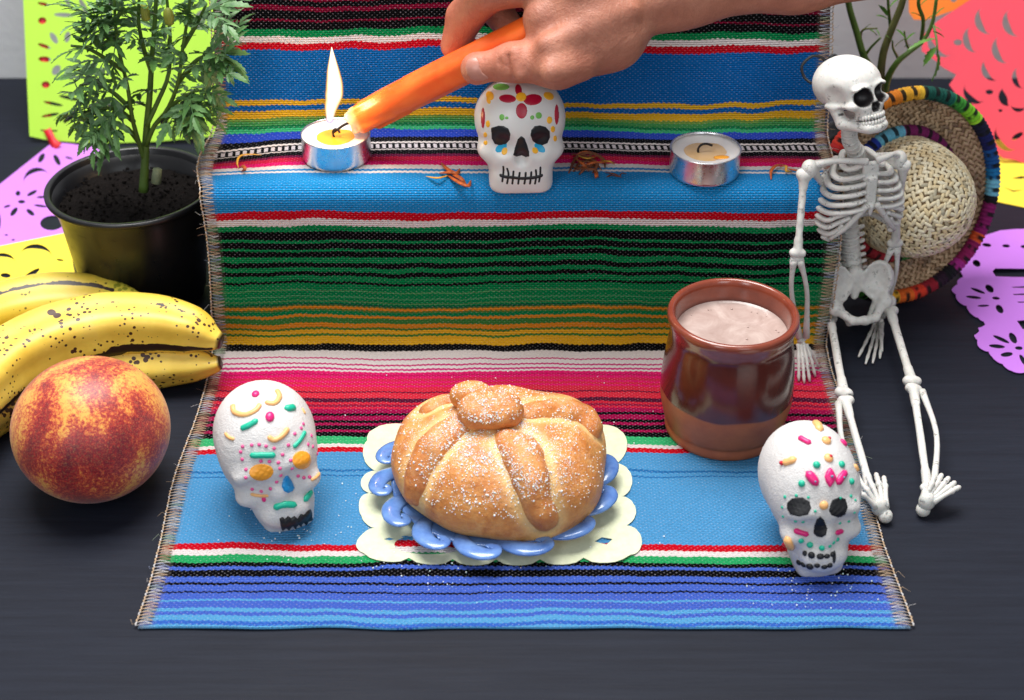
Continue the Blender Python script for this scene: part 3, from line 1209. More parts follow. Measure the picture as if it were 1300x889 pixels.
patch('eye', p_bk, sk3, [(440, 385), (465, 357), (505, 350), (550, 362), (580, 395), (584, 440), (565, 485), (525, 503), (485, 495), (450, 470), (434, 425)], T3, B3, 0.9, .3, .2)
patch('nose', p_bk, sk3, [(365, 428), (392, 448), (412, 500), (428, 555), (428, 585), (400, 592), (370, 578), (330, 588), (304, 576), (316, 520), (338, 455)], T3, B3, 0.9, .3, .2)
lines('mouth_line', p_bk, sk3, [([(200, 722), (245, 738), (290, 742), (370, 750), (450, 745), (500, 735), (530, 722)], 13)], T3, K3, B3, lift=0, squash=.35)
lines('mouth_stitch', p_bk, sk3, [([(230, 655), (232, 700), (222, 780)], 8), ([(258, 670), (270, 720), (258, 795)], 8), ([(308, 690), (304, 740), (298, 797)], 8), ([(355, 700), (348, 750), (342, 797)], 8),
                                  ([(400, 700), (396, 750), (388, 797)], 8), ([(442, 695), (438, 745), (430, 797)], 8), ([(475, 680), (478, 735), (468, 797)], 8), ([(510, 660), (508, 720), (498, 782)], 8)], T3, K3, B3, lift=0.05, squash=.4)
# ================================================================== DOILY, PLATE, BREAD
ZC = 1.6                                                        # top of the cloth
c0 = PZ(630, 618, ZC)


def paper_sheet(name, outline, holes, plane_pt, plane_n, thick, mat, parent=None, lift=None, step=None, loc=None, lbl=None, cat=None, kind=None):
    """cut paper with real holes. outline / holes are lists of world points already on the plane"""
    n = Vector(plane_n).normalized()
    ex = Vector((1, 0, 0))
    ex = (ex - n * ex.dot(n)).normalized()
    ey = n.cross(ex)
    o0 = Vector(plane_pt)
    to2 = lambda p: Vector(((Vector(p) - o0).dot(ex), (Vector(p) - o0).dot(ey)))
    out2 = [to2(p) for p in outline]
    hl2 = [[to2(p) for p in h] for h in holes]
    pts, faces = list(out2), [list(range(len(out2)))]
    for h in hl2:
        k = len(pts)
        pts += h
        faces.append(list(range(k, k + len(h))))

    def inside(q, poly):
        c = False
        j = len(poly) - 1
        for i in range(len(poly)):
            a, b_ = poly[i], poly[j]
            if (a.y > q.y) != (b_.y > q.y) and q.x < (b_.x - a.x) * (q.y - a.y) / (b_.y - a.y) + a.x:
                c = not c
            j = i
        return c
    if step:
        x = min(p.x for p in out2)
        while x < max(p.x for p in out2):
            y = min(p.y for p in out2)
            while y < max(p.y for p in out2):
                q = Vector((x + .01, y + .013))
                if inside(q, out2) and not any(inside(q, h) for h in hl2):
                    pts.append(q)
                y += step
            x += step
    ed = []
    for f in faces:
        ed += [(f[i], f[(i + 1) % len(f)]) for i in range(len(f))]
    vs, es, fs, ov, oe, of = delaunay_2d_cdt(pts, ed, [], 0, 1e-4)
    F = []
    for f in fs:
        c = sum((vs[i] for i in f), Vector((0, 0))) / len(f)
        if inside(c, out2) and not any(inside(c, h) for h in hl2):
            F.append(tuple(f))
    V = []
    for q in vs:
        p = o0 + ex * q.x + ey * q.y
        if lift:
            p = p + n * lift(q.x, q.y, p)
        V.append(p)
    mb = MB()
    mb.add(V, F)
    o = mb.build(name, mat, parent, smooth=False, loc=loc if loc is not None else (None if parent else o0))
    so = o.modifiers.new('thick', 'SOLIDIFY')
    so.thickness = thick * 0.001
    so.offset = 1.0
    if lbl:
        tag(o, lbl, cat, kind=kind)
    return o


m, nt, b = newmat('cream_tissue_paper')
co = objco(nt)
L(nt, ramp(nt, noise_n(nt, 260, 5, 0.7, co), [(0.3, srgb(200, 206, 172)), (0.7, srgb(220, 222, 192))]), b.inputs['Base Color'])
b.inputs['Roughness'].default_value = 0.8
bump(nt, b, noise_n(nt, 500, 4, 0.7, co), 0.2, 0.0005)
M_DOILY = m
# outline in photo pixels: scalloped sides, read off the picture
dpx = []
corn = [((470, 552), (790, 545)), ((790, 545), (808, 704)), ((808, 704), (455, 706)), ((455, 706), (470, 552))]
T7 = lambda x, y: (430 + x / 3.25, 460 + y / 3.25)


def scallop(pts, n=10, bulge=None):
    """pts: cusp points; arcs bulging outward between them (left turn = outward for clockwise)"""
    out = []
    m_ = len(pts)
    cx_ = sum(p[0] for p in pts) / m_
    cy_ = sum(p[1] for p in pts) / m_
    for i in range(m_):
        a, b_ = Vector(pts[i]), Vector(pts[(i + 1) % m_])
        mid = (a + b_) / 2
        d = b_ - a
        nrm = Vector((d.y, -d.x)).normalized()
        if nrm.dot(mid - Vector((cx_, cy_))) < 0:
            nrm = -nrm
        h_ = d.length * (bulge if bulge is not None else 0.3)
        for j in range(n):
            t = j / n
            q = a.lerp(b_, t) + nrm * h_ * (1 - (2 * t - 1) ** 2) ** 0.6
            out.append((q.x, q.y))
    return out


cusps = [(118, 330), (135, 288), (330, 284), (520, 275), (700, 272), (880, 270), (1062, 270), (1165, 290), (1188, 350), (1140, 425), (1195, 452), (1205, 520), (1165, 560), (1215, 590), (1222, 640), (1175, 680), (1235, 705), (1245, 770), (1205, 800),
         (1010, 812), (830, 818), (650, 818), (470, 818), (290, 812), (100, 790), (72, 760), (148, 690), (95, 640), (95, 560), (150, 548), (95, 520), (100, 480), (160, 455), (105, 400)]
dpx = scallop([T7(*c) for c in cusps], 6, 0.14)
dout = [PZ(x, y, ZC) for x, y in dpx]
hpx = [[(1075, 600), (1095, 585), (1125, 605), (1100, 612)], [(1055, 745), (1085, 727), (1130, 735), (1105, 758)], [(185, 602), (215, 596), (250, 600), (215, 608)], [(185, 737), (210, 730), (235, 737), (210, 742)],
       [(210, 775), (300, 758), (430, 770), (465, 782), (330, 782)], [(255, 727), (280, 722), (300, 728), (280, 733)]]
dh = [[PZ(*T7(x, y), ZC) for x, y in h] for h in hpx]
doily = paper_sheet('paper_doily', dout, dh, c0, (0, 0, 1), 0.25, M_DOILY, lift=lambda x, y, p: 0.6 + 0.5 * abs(mnoise.noise(Vector((x * .03, y * .04, 2)))) + (0.8 if abs(x) > 60 else 0) * max(0, mnoise.noise(Vector((x * .06, y * .06, 5)))), step=7,
                    lbl='cream cut-paper doily with scalloped edges under the blue plate', cat='doily')

# plate
m, nt, b = newmat('blue_glazed_pottery')
co = objco(nt)
L(nt, ramp(nt, noise_n(nt, 160, 3, 0.6, co), [(0.3, srgb(78, 116, 184)), (0.7, srgb(106, 146, 208))]), b.inputs['Base Color'])
b.inputs['Roughness'].default_value = 0.22
b.inputs['Coat Weight'].default_value = 0.5
bump(nt, b, noise_n(nt, 150, 2, 0.5, co), 0.15, 0.0008)
M_PLATE = m
pc = PZ(628, 607, ZC + 8)
PZ0 = ZC + 1.4
plate = thing('blue_plate', 'small pale blue pottery plate with a rim of curled waves beneath the bread', 'plate', (pc.x, pc.y, PZ0))
q = MB()
q.lathe([(0.01, 2.2), (30, 2.2), (44, 5), (50, 7.2), (51.5, 7.0), (51, 5.8), (45, 2.6), (36, 0.2), (30, 0), (0.01, 0)], (pc.x, pc.y, PZ0), 72)
q.build('dish', M_PLATE, plate)
for k in range(14):
    a = 2 * math.pi * (k + 0.3) / 14
    ca, sa = math.cos(a), math.sin(a)
    def pl(r, da, z):
        return Vector((pc.x + r * math.cos(a + da), pc.y + r * math.sin(a + da), PZ0 + z))
    q = MB()
    sgn = 1
    pts = [pl(42, -0.30, 4.0), pl(49, -0.23, 6.4), pl(55.5, -0.12, 8), pl(58.6, 0.0, 8.6), pl(58.2, 0.09, 8.8), pl(54.8, 0.115, 8.8), pl(53.2, 0.06, 8.8), pl(54.6, 0.03, 9.4)]
    q.tube(spline(pts, 26), lerps([3.2, 4.6, 5.0, 4.3, 3.3, 2.5, 1.9, 1.2], 26), 12, flat=0.34, nrm=(0, 0, 1))
    q.build('curled_wave', M_PLATE, plate)

# bread
bc = PZ(633, 611, ZC + 8)
BZ = PZ0 + 3.0


def breadmat(name, base, dark, light):
    m, nt, b = newmat(name)
    co = objco(nt)
    at = N(nt, 'ShaderNodeAttribute', attribute_name='crust')
    n1 = noise_n(nt, 48, 6, 0.7, co, 0.6)
    n2 = noise_n(nt, 260, 5, 0.7, co)
    c1 = ramp(nt, n1, [(0.25, light), (0.45, base), (0.72, dark)])
    c1 = mixc(nt, ramp(nt, n2, [(0.35, (0, 0, 0)), (0.75, (0.55,) * 3)]), c1, light)
    c2 = mixc(nt, at.outputs['Fac'], c1, srgb(238, 198, 132))
    g = N(nt, 'ShaderNodeNewGeometry')
    sg = N(nt, 'ShaderNodeSeparateXYZ')
    L(nt, g.outputs['Normal'], sg.inputs[0])
    vo = N(nt, 'ShaderNodeTexVoronoi')
    vo.inputs['Scale'].default_value = 1300
    L(nt, co, vo.inputs['Vector'])
    upm = math_n(nt, 'MULTIPLY', math_n(nt, 'SUBTRACT', sg.outputs[2], 0.35), 1.6, None, True)
    pat = ramp(nt, noise_n(nt, 75, 4, 0.65, co), [(0.4, (0, 0, 0)), (0.62, (1,) * 3)])
    dust = math_n(nt, 'MULTIPLY', math_n(nt, 'MULTIPLY', pat, upm), math_n(nt, 'LESS_THAN', vo.outputs['Distance'], 0.34))
    c2 = mixc(nt, math_n(nt, 'MULTIPLY', dust, 0.7), c2, (0.88, 0.86, 0.84))
    L(nt, c2, b.inputs['Base Color'])
    b.inputs['Subsurface Weight'].default_value = 0.12
    b.inputs['Subsurface Radius'].default_value = (1, .5, .25)
    b.inputs['Subsurface Scale'].default_value = 0.004
    L(nt, ramp(nt, n2, [(0.3, (0.35,) * 3), (0.7, (0.6,) * 3)]), b.inputs['Roughness'])
    n_1 = bump(nt, None, noise_n(nt, 95, 6, 0.68, co), 0.7, 0.0024)
    bump(nt, b, noise_n(nt, 900, 3, 0.6, co), 0.25, 0.0005, n_1)
    return m


M_BREAD = breadmat('golden_crust', srgb(214, 134, 60), srgb(168, 82, 30), srgb(234, 176, 104))
M_BONE = breadmat('browned_crust', srgb(204, 120, 54), srgb(158, 76, 30), srgb(230, 168, 98))
bw = lambda x, y, z: (bc.x + x, bc.y + y, BZ + z)


def b_base(p):
    q = p - A(bw(0, 0, 0))
    d = s_ell(q, (0, 1, 14), (51.5, 48, 32))
    d = smax(d, -(q[:, 2] + 2 + 3 * (1 - np.minimum(1, np.linalg.norm(q[:, :2], axis=1) / 40))), 14)
    d = smin(d, s_ell(q, (-30, 12, 14), (20, 26, 20)), 12)
    d = smin(d, s_ell(q, (18, -18, 16), (28, 26, 24)), 14)
    d = smin(d, s_ell(q, (30, 18, 14), (22, 24, 21)), 12)
    d += 0.7 * np.sin(q[:, 0] * 0.16 + 1) * np.sin(q[:, 1] * 0.14) * np.sin(q[:, 2] * 0.2 + .5)
    return d


vb, fb = sdf_mesh(b_base, bw(-66, -62, -8), bw(66, 62, 58), 2.2)
B0 = BVHTree.FromPolygons([Vector(map(float, p)) for p in vb], [tuple(map(int, t)) for t in fb])
bones = [([(606, 528), (575, 542), (548, 566), (530, 596), (521, 628)], [5.5, 8, 9, 7.8, 7]),
         ([(640, 552), (662, 572), (672, 605), (682, 640), (694, 664)], [6, 9.5, 8.8, 7, 6.6]),
         ([(652, 524), (682, 520), (712, 518), (738, 524), (752, 538)], [5, 7, 7.5, 8, 8.0]),
         ([(580, 505), (560, 508), (540, 518)], [4.5, 5.5, 5.0])]
bone_pts = []
for pts, rad in bones:
    out = []
    for x, y in [(v.x, v.y) for v in spline([(a, b_, 0) for a, b_ in pts], 10)]:
        h_ = hit(B0, x, y)
        if h_:
            out.append((h_[0] - h_[1] * 4.2, h_[1]))
    bone_pts.append((out, lerps(rad, len(out))))


def bone_d(p, k):
    out, rad = bone_pts[k]
    ds = [s_cap(p, out[i][0], out[i + 1][0], rad[i], rad[i + 1]) for i in range(len(out) - 1)]
    return union(ds, 2.5)


def b_body(p):
    d = b_base(p)
    for k in range(len(bones)):
        bd = bone_d(p, k)
        d = d + 1.1 * np.exp(-((bd - 1.5) / 2.0) ** 2)            # the seam beside each strip
    return d


def b_attr(p):
    a = np.zeros(len(p))
    for k in range(len(bones)):
        a = np.maximum(a, np.exp(-(np.maximum(bone_d(p, k) - 1.0, 0) / 3.6) ** 2))
    low = np.clip((BZ + 10 - p[:, 2]) / 14, 0, 1)
    return {'crust': np.clip(0.75 * a + 0.8 * low, 0, 1)}


bread = thing('sweet_bread', 'round sugar-dusted bread of the dead with dough bones, on the blue plate', 'bread', bw(0, 0, 0))
ob = sdf_obj('loaf', b_body, bw(-66, -62, -8), bw(66, 62, 58), 1.4, M_BREAD, bread, b_attr)
obs = [ob]
for k in range(len(bones)):
    P3 = np.array([tuple(o[0]) for o in bone_pts[k][0]])

    def fb_(p, k=k):
        wig = 0.35 * np.sin(p[:, 0] * 0.5) * np.sin(p[:, 1] * 0.45 + 1)
        return bone_d(p, k) + wig
    o = sdf_obj('dough_bone', fb_, P3.min(0) - 11, P3.max(0) + 11, 1.1, M_BONE, bread, lambda p: {'crust': 0.35 * np.clip(np.sin(p[:, 0] * .3) * .5, 0, 1)})
    obs.append(o)
# knob
h_ = hit(B0, 622, 536)
kp = h_[0]


def f_knob(p):
    q = p - A(kp)
    d = s_ell(q, (0, 4, 4), (15, 12, 7.5))
    d = smin(d, s_ell(q, (7, 3, 5), (8.5, 9, 8)), 4)
    d = smin(d, s_ell(q, (-8, 3, 4), (7, 8.5, 8)), 4)
    return d + 0.4 * np.sin(q[:, 0] * .6) * np.sin(q[:, 1] * .5)


o = sdf_obj('dough_knob', f_knob, kp - Vector((20, 16, 14)), kp + Vector((20, 20, 20)), 1.0, M_BONE, bread, lambda p: {'crust': np.clip((kp.z + 1 - p[:, 2]) / 6, 0, .9)})
obs.append(o)


def f_knob2(p):
    return s_ell(p - A(kp), (-9, 17, 3), (11, 7, 8))


o = sdf_obj('dough_knob', f_knob2, kp + Vector((-24, 6, -8)), kp + Vector((6, 28, 18)), 1.0, M_BREAD, bread, lambda p: {'crust': np.zeros(len(p))})
obs.append(o)
BB = bvh_of(*obs)
m, nt, b = newmat('sugar_crystal')
b.inputs['Base Color'].default_value = (0.95, 0.95, 0.95, 1)
b.inputs['Roughness'].default_value = 0.5
b.inputs['Subsurface Weight'].default_value = 0.4
b.inputs['Subsurface Scale'].default_value = 0.002
M_CRYS = m
q = MB()
n_s = 0
while n_s < 5200:
    x, y = random.gauss(630, 66), random.gauss(560, 58)
    dens = 0.25 + 0.75 * (mnoise.noise(Vector((x * .03, y * .03, 1))) > -0.12) 
    if random.random() > dens:
        continue
    h_ = hit(BB, x, y)
    n_s += 1
    if not h_ or h_[1].z < 0.2:
        continue
    s_ = random.uniform(0.2, 0.5) if random.random() < 0.93 else random.uniform(.5, .85)
    Rm = Euler((random.random() * 3, random.random() * 3, random.random() * 3)).to_matrix()
    q.box(h_[0] + h_[1] * s_ * 0.25, (s_, s_, s_ * random.uniform(.6, 1)), Rm)
tag(q.build('sugar_grains', M_CRYS, bread, smooth=False), kind='stuff')

# ================================================================== CLAY MUG
mc = Vector((PZ(919, 548, ZC).x, 659.0, ZC))
prof_m = [(0.01, 1.5), (22, 1.5), (26, 0.3), (28.6, 0), (30.6, 1.2), (31.0, 3.6), (30.4, 6.4), (31.6, 9), (33.0, 15), (34.2, 22), (34.4, 29), (34.0, 37), (33.2, 45), (32.3, 52), (31.5, 57), (31.1, 60.5), (31.4, 63.4), (32.4, 66.5), (33.3, 69.5), (33.0, 71.8), (31.6, 72.8), (30.0, 72.3), (28.9, 70), (28.4, 66), (28.2, 60), (28.4, 50), (29, 40), (29, 20), (26, 6), (0.01, 5)]


def fine_prof(pr, k=4):
    out = []
    for a, b_ in zip(pr[:-1], pr[1:]):
        pass
    sp = spline([(a, b_, 0) for a, b_ in pr], (len(pr) - 1) * k + 1)
    return [(max(0.01, v.x), v.y) for v in sp]


m, nt, b = newmat('brown_glazed_clay')
co = objco(nt)
sp_ = N(nt, 'ShaderNodeSeparateXYZ')
L(nt, co, sp_.inputs[0])
zz = math_n(nt, 'MULTIPLY', sp_.outputs[2], 1000.0)
# dipped glaze: its lower edge wanders round the body (higher on the right)
edge = math_n(nt, 'ADD', math_n(nt, 'ADD', 26.0, math_n(nt, 'MULTIPLY', sp_.outputs[0], -30.0)), math_n(nt, 'MULTIPLY', math_n(nt, 'SUBTRACT', noise_n(nt, 30, 2, 0.5, co), 0.5), 7.0))
gl = math_n(nt, 'MULTIPLY', math_n(nt, 'SUBTRACT', zz, edge), 0.8, None, True)
rim = math_n(nt, 'MULTIPLY', math_n(nt, 'SUBTRACT', zz, 61.0), 0.35, None, True)
clay = ramp(nt, noise_n(nt, 70, 5, 0.65, co), [(0.3, srgb(148, 76, 44)), (0.7, srgb(172, 96, 56))])
glz = ramp(nt, noise_n(nt, 45, 4, 0.6, co), [(0.3, srgb(70, 24, 18)), (0.7, srgb(98, 38, 24))])
rimc = ramp(nt, noise_n(nt, 80, 4, 0.6, co), [(0.3, srgb(118, 52, 36)), (0.7, srgb(142, 68, 46))])
L(nt, mixc(nt, rim, mixc(nt, gl, clay, glz), rimc), b.inputs['Base Color'])
L(nt, ramp(nt, gl, [(0, (0.45,) * 3), (1, (0.2,) * 3)]), b.inputs['Roughness'])
L(nt, math_n(nt, 'MULTIPLY', gl, 0.45), b.inputs['Coat Weight'])
b.inputs['Coat Roughness'].default_value = 0.14
n_1 = bump(nt, None, noise_n(nt, 60, 2, 0.5, co), 0.1, 0.0012)
bump(nt, b, noise_n(nt, 350, 4, 0.6, co), 0.06, 0.0005, n_1)
M_MUG = m
mug = thing('clay_mug', 'brown glazed clay mug full of milky cocoa, to the right of the bread', 'mug', mc)
q = MB()
q.lathe(fine_prof(prof_m), mc, 96)
q.build('cup', M_MUG, mug)
m, nt, b = newmat('milky_cocoa')
co = objco(nt)
L(nt, ramp(nt, noise_n(nt, 60, 5, 0.6, co, 1.2), [(0.3, srgb(164, 140, 132)), (0.55, srgb(184, 162, 154)), (0.75, srgb(202, 184, 176))]), b.inputs['Base Color'])
b.inputs['Roughness'].default_value = 0.18
M_COCOA = m
q = MB()
prf = [(0.01, 60.0), (12, 60.05), (22, 60.0), (26.8, 60.2), (28.3, 61.2)]
q.lathe(prf, mc, 72)
q.build('drink', M_COCOA, mug)
q = MB()
for k in range(26):                                              # froth bubbles along the edge
    a = random.uniform(0, 2 * math.pi)
    r = random.uniform(21.5, 25.6) if random.random() < .8 else random.uniform(0, 22)
    q.ball(mc + Vector((r * math.cos(a), r * math.sin(a), 60.1)), random.uniform(.3, .8), None, 8, 5)
tag(q.build('froth', M_COCOA, mug), kind='stuff')

# ================================================================== PEACH
m, nt, b = newmat('peach_skin')
co = objco(nt)
st = scaled(nt, co, (1.0, 1.0, 0.45))
n1 = noise_n(nt, 27, 3, 0.55, st, 0.8)
n2 = noise_n(nt, 620, 4, 0.8, co)
n3 = noise_n(nt, 1500, 2, 0.6, co)
mixn = math_n(nt, 'ADD', math_n(nt, 'MULTIPLY', n1, 0.62), math_n(nt, 'MULTIPLY', n2, 0.44))
c1 = ramp(nt, mixn, [(0.45, srgb(228, 172, 76)), (0.495, srgb(216, 118, 56)), (0.53, srgb(180, 46, 42)), (0.58, srgb(140, 22, 34)), (0.68, srgb(92, 16, 38))])
L(nt, mixc(nt, ramp(nt, n3, [(0.5, (0, 0, 0)), (0.8, (0.35,) * 3)]), c1, srgb(228, 180, 110)), b.inputs['Base Color'])
b.inputs['Roughness'].default_value = 0.42
b.inputs['Sheen Weight'].default_value = 0.15
b.inputs['Subsurface Weight'].default_value = 0.1
b.inputs['Subsurface Scale'].default_value = 0.003
bump(nt, b, n2, 0.06, 0.0004)
pcn = Vector((PY(115, 541, 612).x, 612, 35.5))


def f_peach(p):
    q = p - A(pcn)
    d = s_ell(q, (0, 0, 0), (38.3, 38, 35.3))
    return d


op = sdf_obj('peach', f_peach, pcn - Vector((42, 42, 38)), pcn + Vector((42, 42, 40)), 1.5, m, None, None, None, pcn)
tag(op, 'ripe red and yellow peach standing in front of the bananas', 'peach')

# ================================================================== BANANAS
m, nt, b = newmat('ripe_banana_skin')
co = objco(nt)
at = N(nt, 'ShaderNodeAttribute', attribute_name='col')
n1 = noise_n(nt, 30, 4, 0.6, co)
base = ramp(nt, n1, [(0.3, srgb(222, 182, 60)), (0.6, srgb(244, 212, 88)), (0.8, srgb(236, 210, 112))])
vor = N(nt, 'ShaderNodeTexVoronoi')
vor.inputs['Scale'].default_value = 330
L(nt, co, vor.inputs['Vector'])
cl = noise_n(nt, 34, 3, 0.6, co)
thr = math_n(nt, 'MULTIPLY', math_n(nt, 'SUBTRACT', cl, 0.42, None, False), 1.9)
sp1 = math_n(nt, 'LESS_THAN', vor.outputs['Distance'], thr)
vor2 = N(nt, 'ShaderNodeTexVoronoi')
vor2.inputs['Scale'].default_value = 120
L(nt, co, vor2.inputs['Vector'])
sp2 = math_n(nt, 'LESS_THAN', vor2.outputs['Distance'], math_n(nt, 'MULTIPLY', math_n(nt, 'SUBTRACT', noise_n(nt, 40, 2, 0.6, co), 0.52), 1.6))
spots = math_n(nt, 'MAXIMUM', sp1, sp2)
c = mixc(nt, spots, base, srgb(70, 40, 22))
sepc = N(nt, 'ShaderNodeSeparateColor')
L(nt, at.outputs['Color'], sepc.inputs[0])
# red channel: black bruise along the ridges; green: greenish tone; blue: dark tip
rn = noise_n(nt, 70, 4, 0.7, co)
br = math_n(nt, 'GREATER_THAN', math_n(nt, 'MULTIPLY', sepc.outputs[0], math_n(nt, 'ADD', rn, 0.45)), 0.62)
c = mixc(nt, math_n(nt, 'MULTIPLY', sepc.outputs[1], 0.6), c, srgb(170, 180, 50))
c = mixc(nt, br, c, srgb(44, 26, 20))
c = mixc(nt, sepc.outputs[2], c, srgb(40, 30, 22))
L(nt, c, b.inputs['Base Color'])
b.inputs['Roughness'].default_value = 0.4
b.inputs['Subsurface Weight'].default_value = 0.06
b.inputs['Subsurface Scale'].default_value = 0.003
bump(nt, b, noise_n(nt, 90, 4, 0.6, co), 0.12, 0.001)
M_BAN = m
bun = thing('banana_bunch', 'bunch of ripe speckled yellow bananas lying behind the peach', 'bananas', PZ(20, 440, 0))


def banana(path, rad, ridge, green, up=(0, 0, 1), twist=0.0, brd=(0.12, 0.62)):
    pts = spline(path, 46)
    rr = lerps(rad, 46)
    mb = MB()
    seg = 48

    def shp(an, t):
        return 1.0 + 0.07 * math.cos(5 * (an + twist + 0.2 * math.sin(3 * t)))
    mb.tube(pts, rr, seg, True, 0.96, up, shp)
    cols = []
    for i in range(46):
        t = i / 45
        for k in range(seg):
            an = 2 * math.pi * k / seg
            v = max([0] + [math.exp(-(((an - a0 + math.pi) % (2 * math.pi) - math.pi) / wd) ** 2) * amp * (1 if lo < t < hi else 0.25) for a0, wd, amp, lo, hi in ridge])
            tip = max(0, min(1, (t - 0.965) / 0.02))
            cols.append((v, green * (1 if t > .75 else .4) if green else 0.0, tip))
    mb.c = cols
    return mb.build('banana', M_BAN, bun)


Zf = 30
# far banana
far = [PZ(-130, 505, 30), PZ(-70, 440, 24), PZ(-10, 403, 21), PZ(60, 386, 19), PZ(125, 385, 19), PZ(165, 390, 22), PZ(190, 397, 24)]
banana(far, [8, 15.5, 17.5, 18, 16.5, 11, 4.5], [(1.35, 0.16, 0.85, .2, .8), (.7, .1, .7, .3, .6)], 0.9, twist=0.5)
# front banana on top
front = [PZ(-120, 600, 34), PZ(-60, 530, 33), PZ(0, 468, 33), PZ(65, 432, 34), PZ(135, 414, 35), PZ(200, 412, 35), PZ(245, 420, 33), PZ(268, 430, 30), PZ(281, 434, 29)]
banana(front, [8, 15, 18, 18.5, 18, 16.0, 13.0, 7.5, 4.0], [(-0.30, 0.2, 1.15, .5, .94), (-0.45, 0.2, 1.05, .15, .55), (1.5, .12, .8, .3, .9)], 0.0, twist=0.35)
# low banana under it
low = [PZ(-130, 640, 16), PZ(-70, 570, 15), PZ(0, 512, 14), PZ(75, 480, 14), PZ(145, 466, 14), PZ(205, 462, 14), PZ(248, 462, 15), PZ(270, 462, 16), PZ(280, 460, 17)]
banana(low, [8, 13, 14.5, 15, 14.5, 13, 9.5, 5.5, 3.6], [(2.0, 0.3, 0.9, .5, .95)], 0.0, twist=0.9)
mid = [PZ(-110, 560, 16), PZ(-50, 500, 16), PZ(20, 455, 15), PZ(90, 430, 15), PZ(150, 424, 15), PZ(195, 430, 16), PZ(215, 436, 17)]
banana(mid, [8, 14, 16, 16, 15, 9, 4], [(1.0, 0.2, 0.8, .2, .6)], 0.4, twist=0.1)
q = MB()
q.tube(spline([PZ(-112, 570, 28), PZ(-135, 590, 27), PZ(-165, 612, 28)], 8), [15, 13, 8, 8, 8, 8, 8, 9], 12)
q.c = [(0.2, 0.6, 0.25)] * len(q.v)
q.build('crown', M_BAN, bun)
# ================================================================== TOY SKELETON
m, nt, b = newmat('bone_plastic')
co = objco(nt)
at = N(nt, 'ShaderNodeAttribute', attribute_name='paint')
n1 = noise_n(nt, 130, 4, 0.7, co)
n2 = noise_n(nt, 420, 4, 0.7, co)
c1 = ramp(nt, n1, [(0.3, (0.60, 0.58, 0.54)), (0.6, (0.74, 0.72, 0.68))])
grime = math_n(nt, 'MULTIPLY', math_n(nt, 'SUBTRACT', math_n(nt, 'MULTIPLY', n1, n2), 0.30), 9.0, None, True)
c2 = mixc(nt, math_n(nt, 'MULTIPLY', grime, 0.75), c1, srgb(60, 56, 54))
c3 = mixc(nt, at.outputs['Fac'], c2, srgb(26, 22, 24))
L(nt, c3, b.inputs['Base Color'])
b.inputs['Roughness'].default_value = 0.45
b.inputs['Subsurface Weight'].default_value = 0.1
b.inputs['Subsurface Scale'].default_value = 0.002
bump(nt, b, noise_n(nt, 350, 4, 0.65, co), 0.25, 0.0005)
M_BONEP = m

skel = thing('toy_skeleton', 'white plastic toy skeleton sitting on the table against the straw sombrero', 'skeleton', PZ(1090, 410, 0))
rz = lambda v: {'paint': np.zeros(len(v))}


def limb(name, a, b_, ra, rm, rb, knob=1.35, spread=None, parent=skel):
    """long bone with knuckled ends"""
    a, b_ = Vector(a), Vector(b_)
    t = (b_ - a).normalized()
    side = t.cross(Vector((0, -1, 0.4))).normalized()
    sp = spread if spread is not None else ra * 0.75

    def f(p):
        d = s_cap(p, a, b_, rm * 1.02, rm)
        m1 = a.lerp(b_, 0.16)
        m2 = a.lerp(b_, 0.84)
        d = smin(d, s_cap(p, a, m1, ra * 0.95, rm * 1.05), 1.5)
        d = smin(d, s_cap(p, m2, b_, rm * 1.05, rb * 0.95), 1.5)
        for s in (-1, 1):
            d = smin(d, s_sph(p, a + side * sp * s, ra * 0.9), 1.2)
            d = smin(d, s_sph(p, b_ + side * rb * 0.8 * s, rb * 0.95), 1.2)
        return d + 0.12 * np.sin(p[:, 2] * .9) * np.sin(p[:, 0] * 1.1)
    r = max(ra, rb) * 2 + 2
    lo = [min(a[i], b_[i]) - r for i in range(3)]
    hi = [max(a[i], b_[i]) + r for i in range(3)]
    return sdf_obj(name, f, lo, hi, 0.8, M_BONEP, parent, rz)


J = {}
J['hipL'] = PY(1053, 399, 748)
J['hipR'] = PY(1128, 388, 752)
J['kneeL'] = PY(1072, 503, 665)
J['kneeR'] = PY(1159, 488, 674)
J['ankL'] = PY(1107, 628, 594)
J['ankR'] = PY(1178, 622, 594)
J['shL'] = PY(1021, 222, 728)
J['elL'] = PY(1012, 326, 713)
J['wrL'] = PY(1019, 428, 714)
J['shR'] = PY(1147, 210, 748)
J['elR'] = PY(1136, 312, 760)
J['wrR'] = PY(1116, 402, 763)


def toward(a, b_, d):
    return Vector(a) + (Vector(b_) - Vector(a)).normalized() * d


# legs
limb('thigh_bone', toward(J['hipL'], J['kneeL'], 4), toward(J['kneeL'], J['hipL'], 3), 2.6, 2.1, 2.9)
limb('thigh_bone', toward(J['hipR'], J['kneeR'], 5), toward(J['kneeR'], J['hipR'], 3), 3.0, 2.2, 2.9)
limb('shin_bone', toward(J['kneeL'], J['ankL'], 3.5), toward(J['ankL'], J['kneeL'], 1), 2.8, 1.9, 2.2)
limb('shin_bone', toward(J['kneeR'], J['ankR'], 3.5), toward(J['ankR'], J['kneeR'], 1), 2.8, 1.9, 2.2)
for kn, an, sx in (('kneeL', 'ankL', -1), ('kneeR', 'ankR', 1)):
    a, b_ = J[kn] + Vector((sx * 4.0, -5, -1)), J[an] + Vector((sx * 3.4, 2, 0))
    mid = (a + b_) / 2 + Vector((sx * 4.2, 0, 1.5))
    q = MB()
    q.tube(spline([a, mid, b_], 14), lerps([2.0, 1.5, 1.4, 1.5, 1.9], 14), 9)
    q.build('calf_bone', M_BONEP, skel)
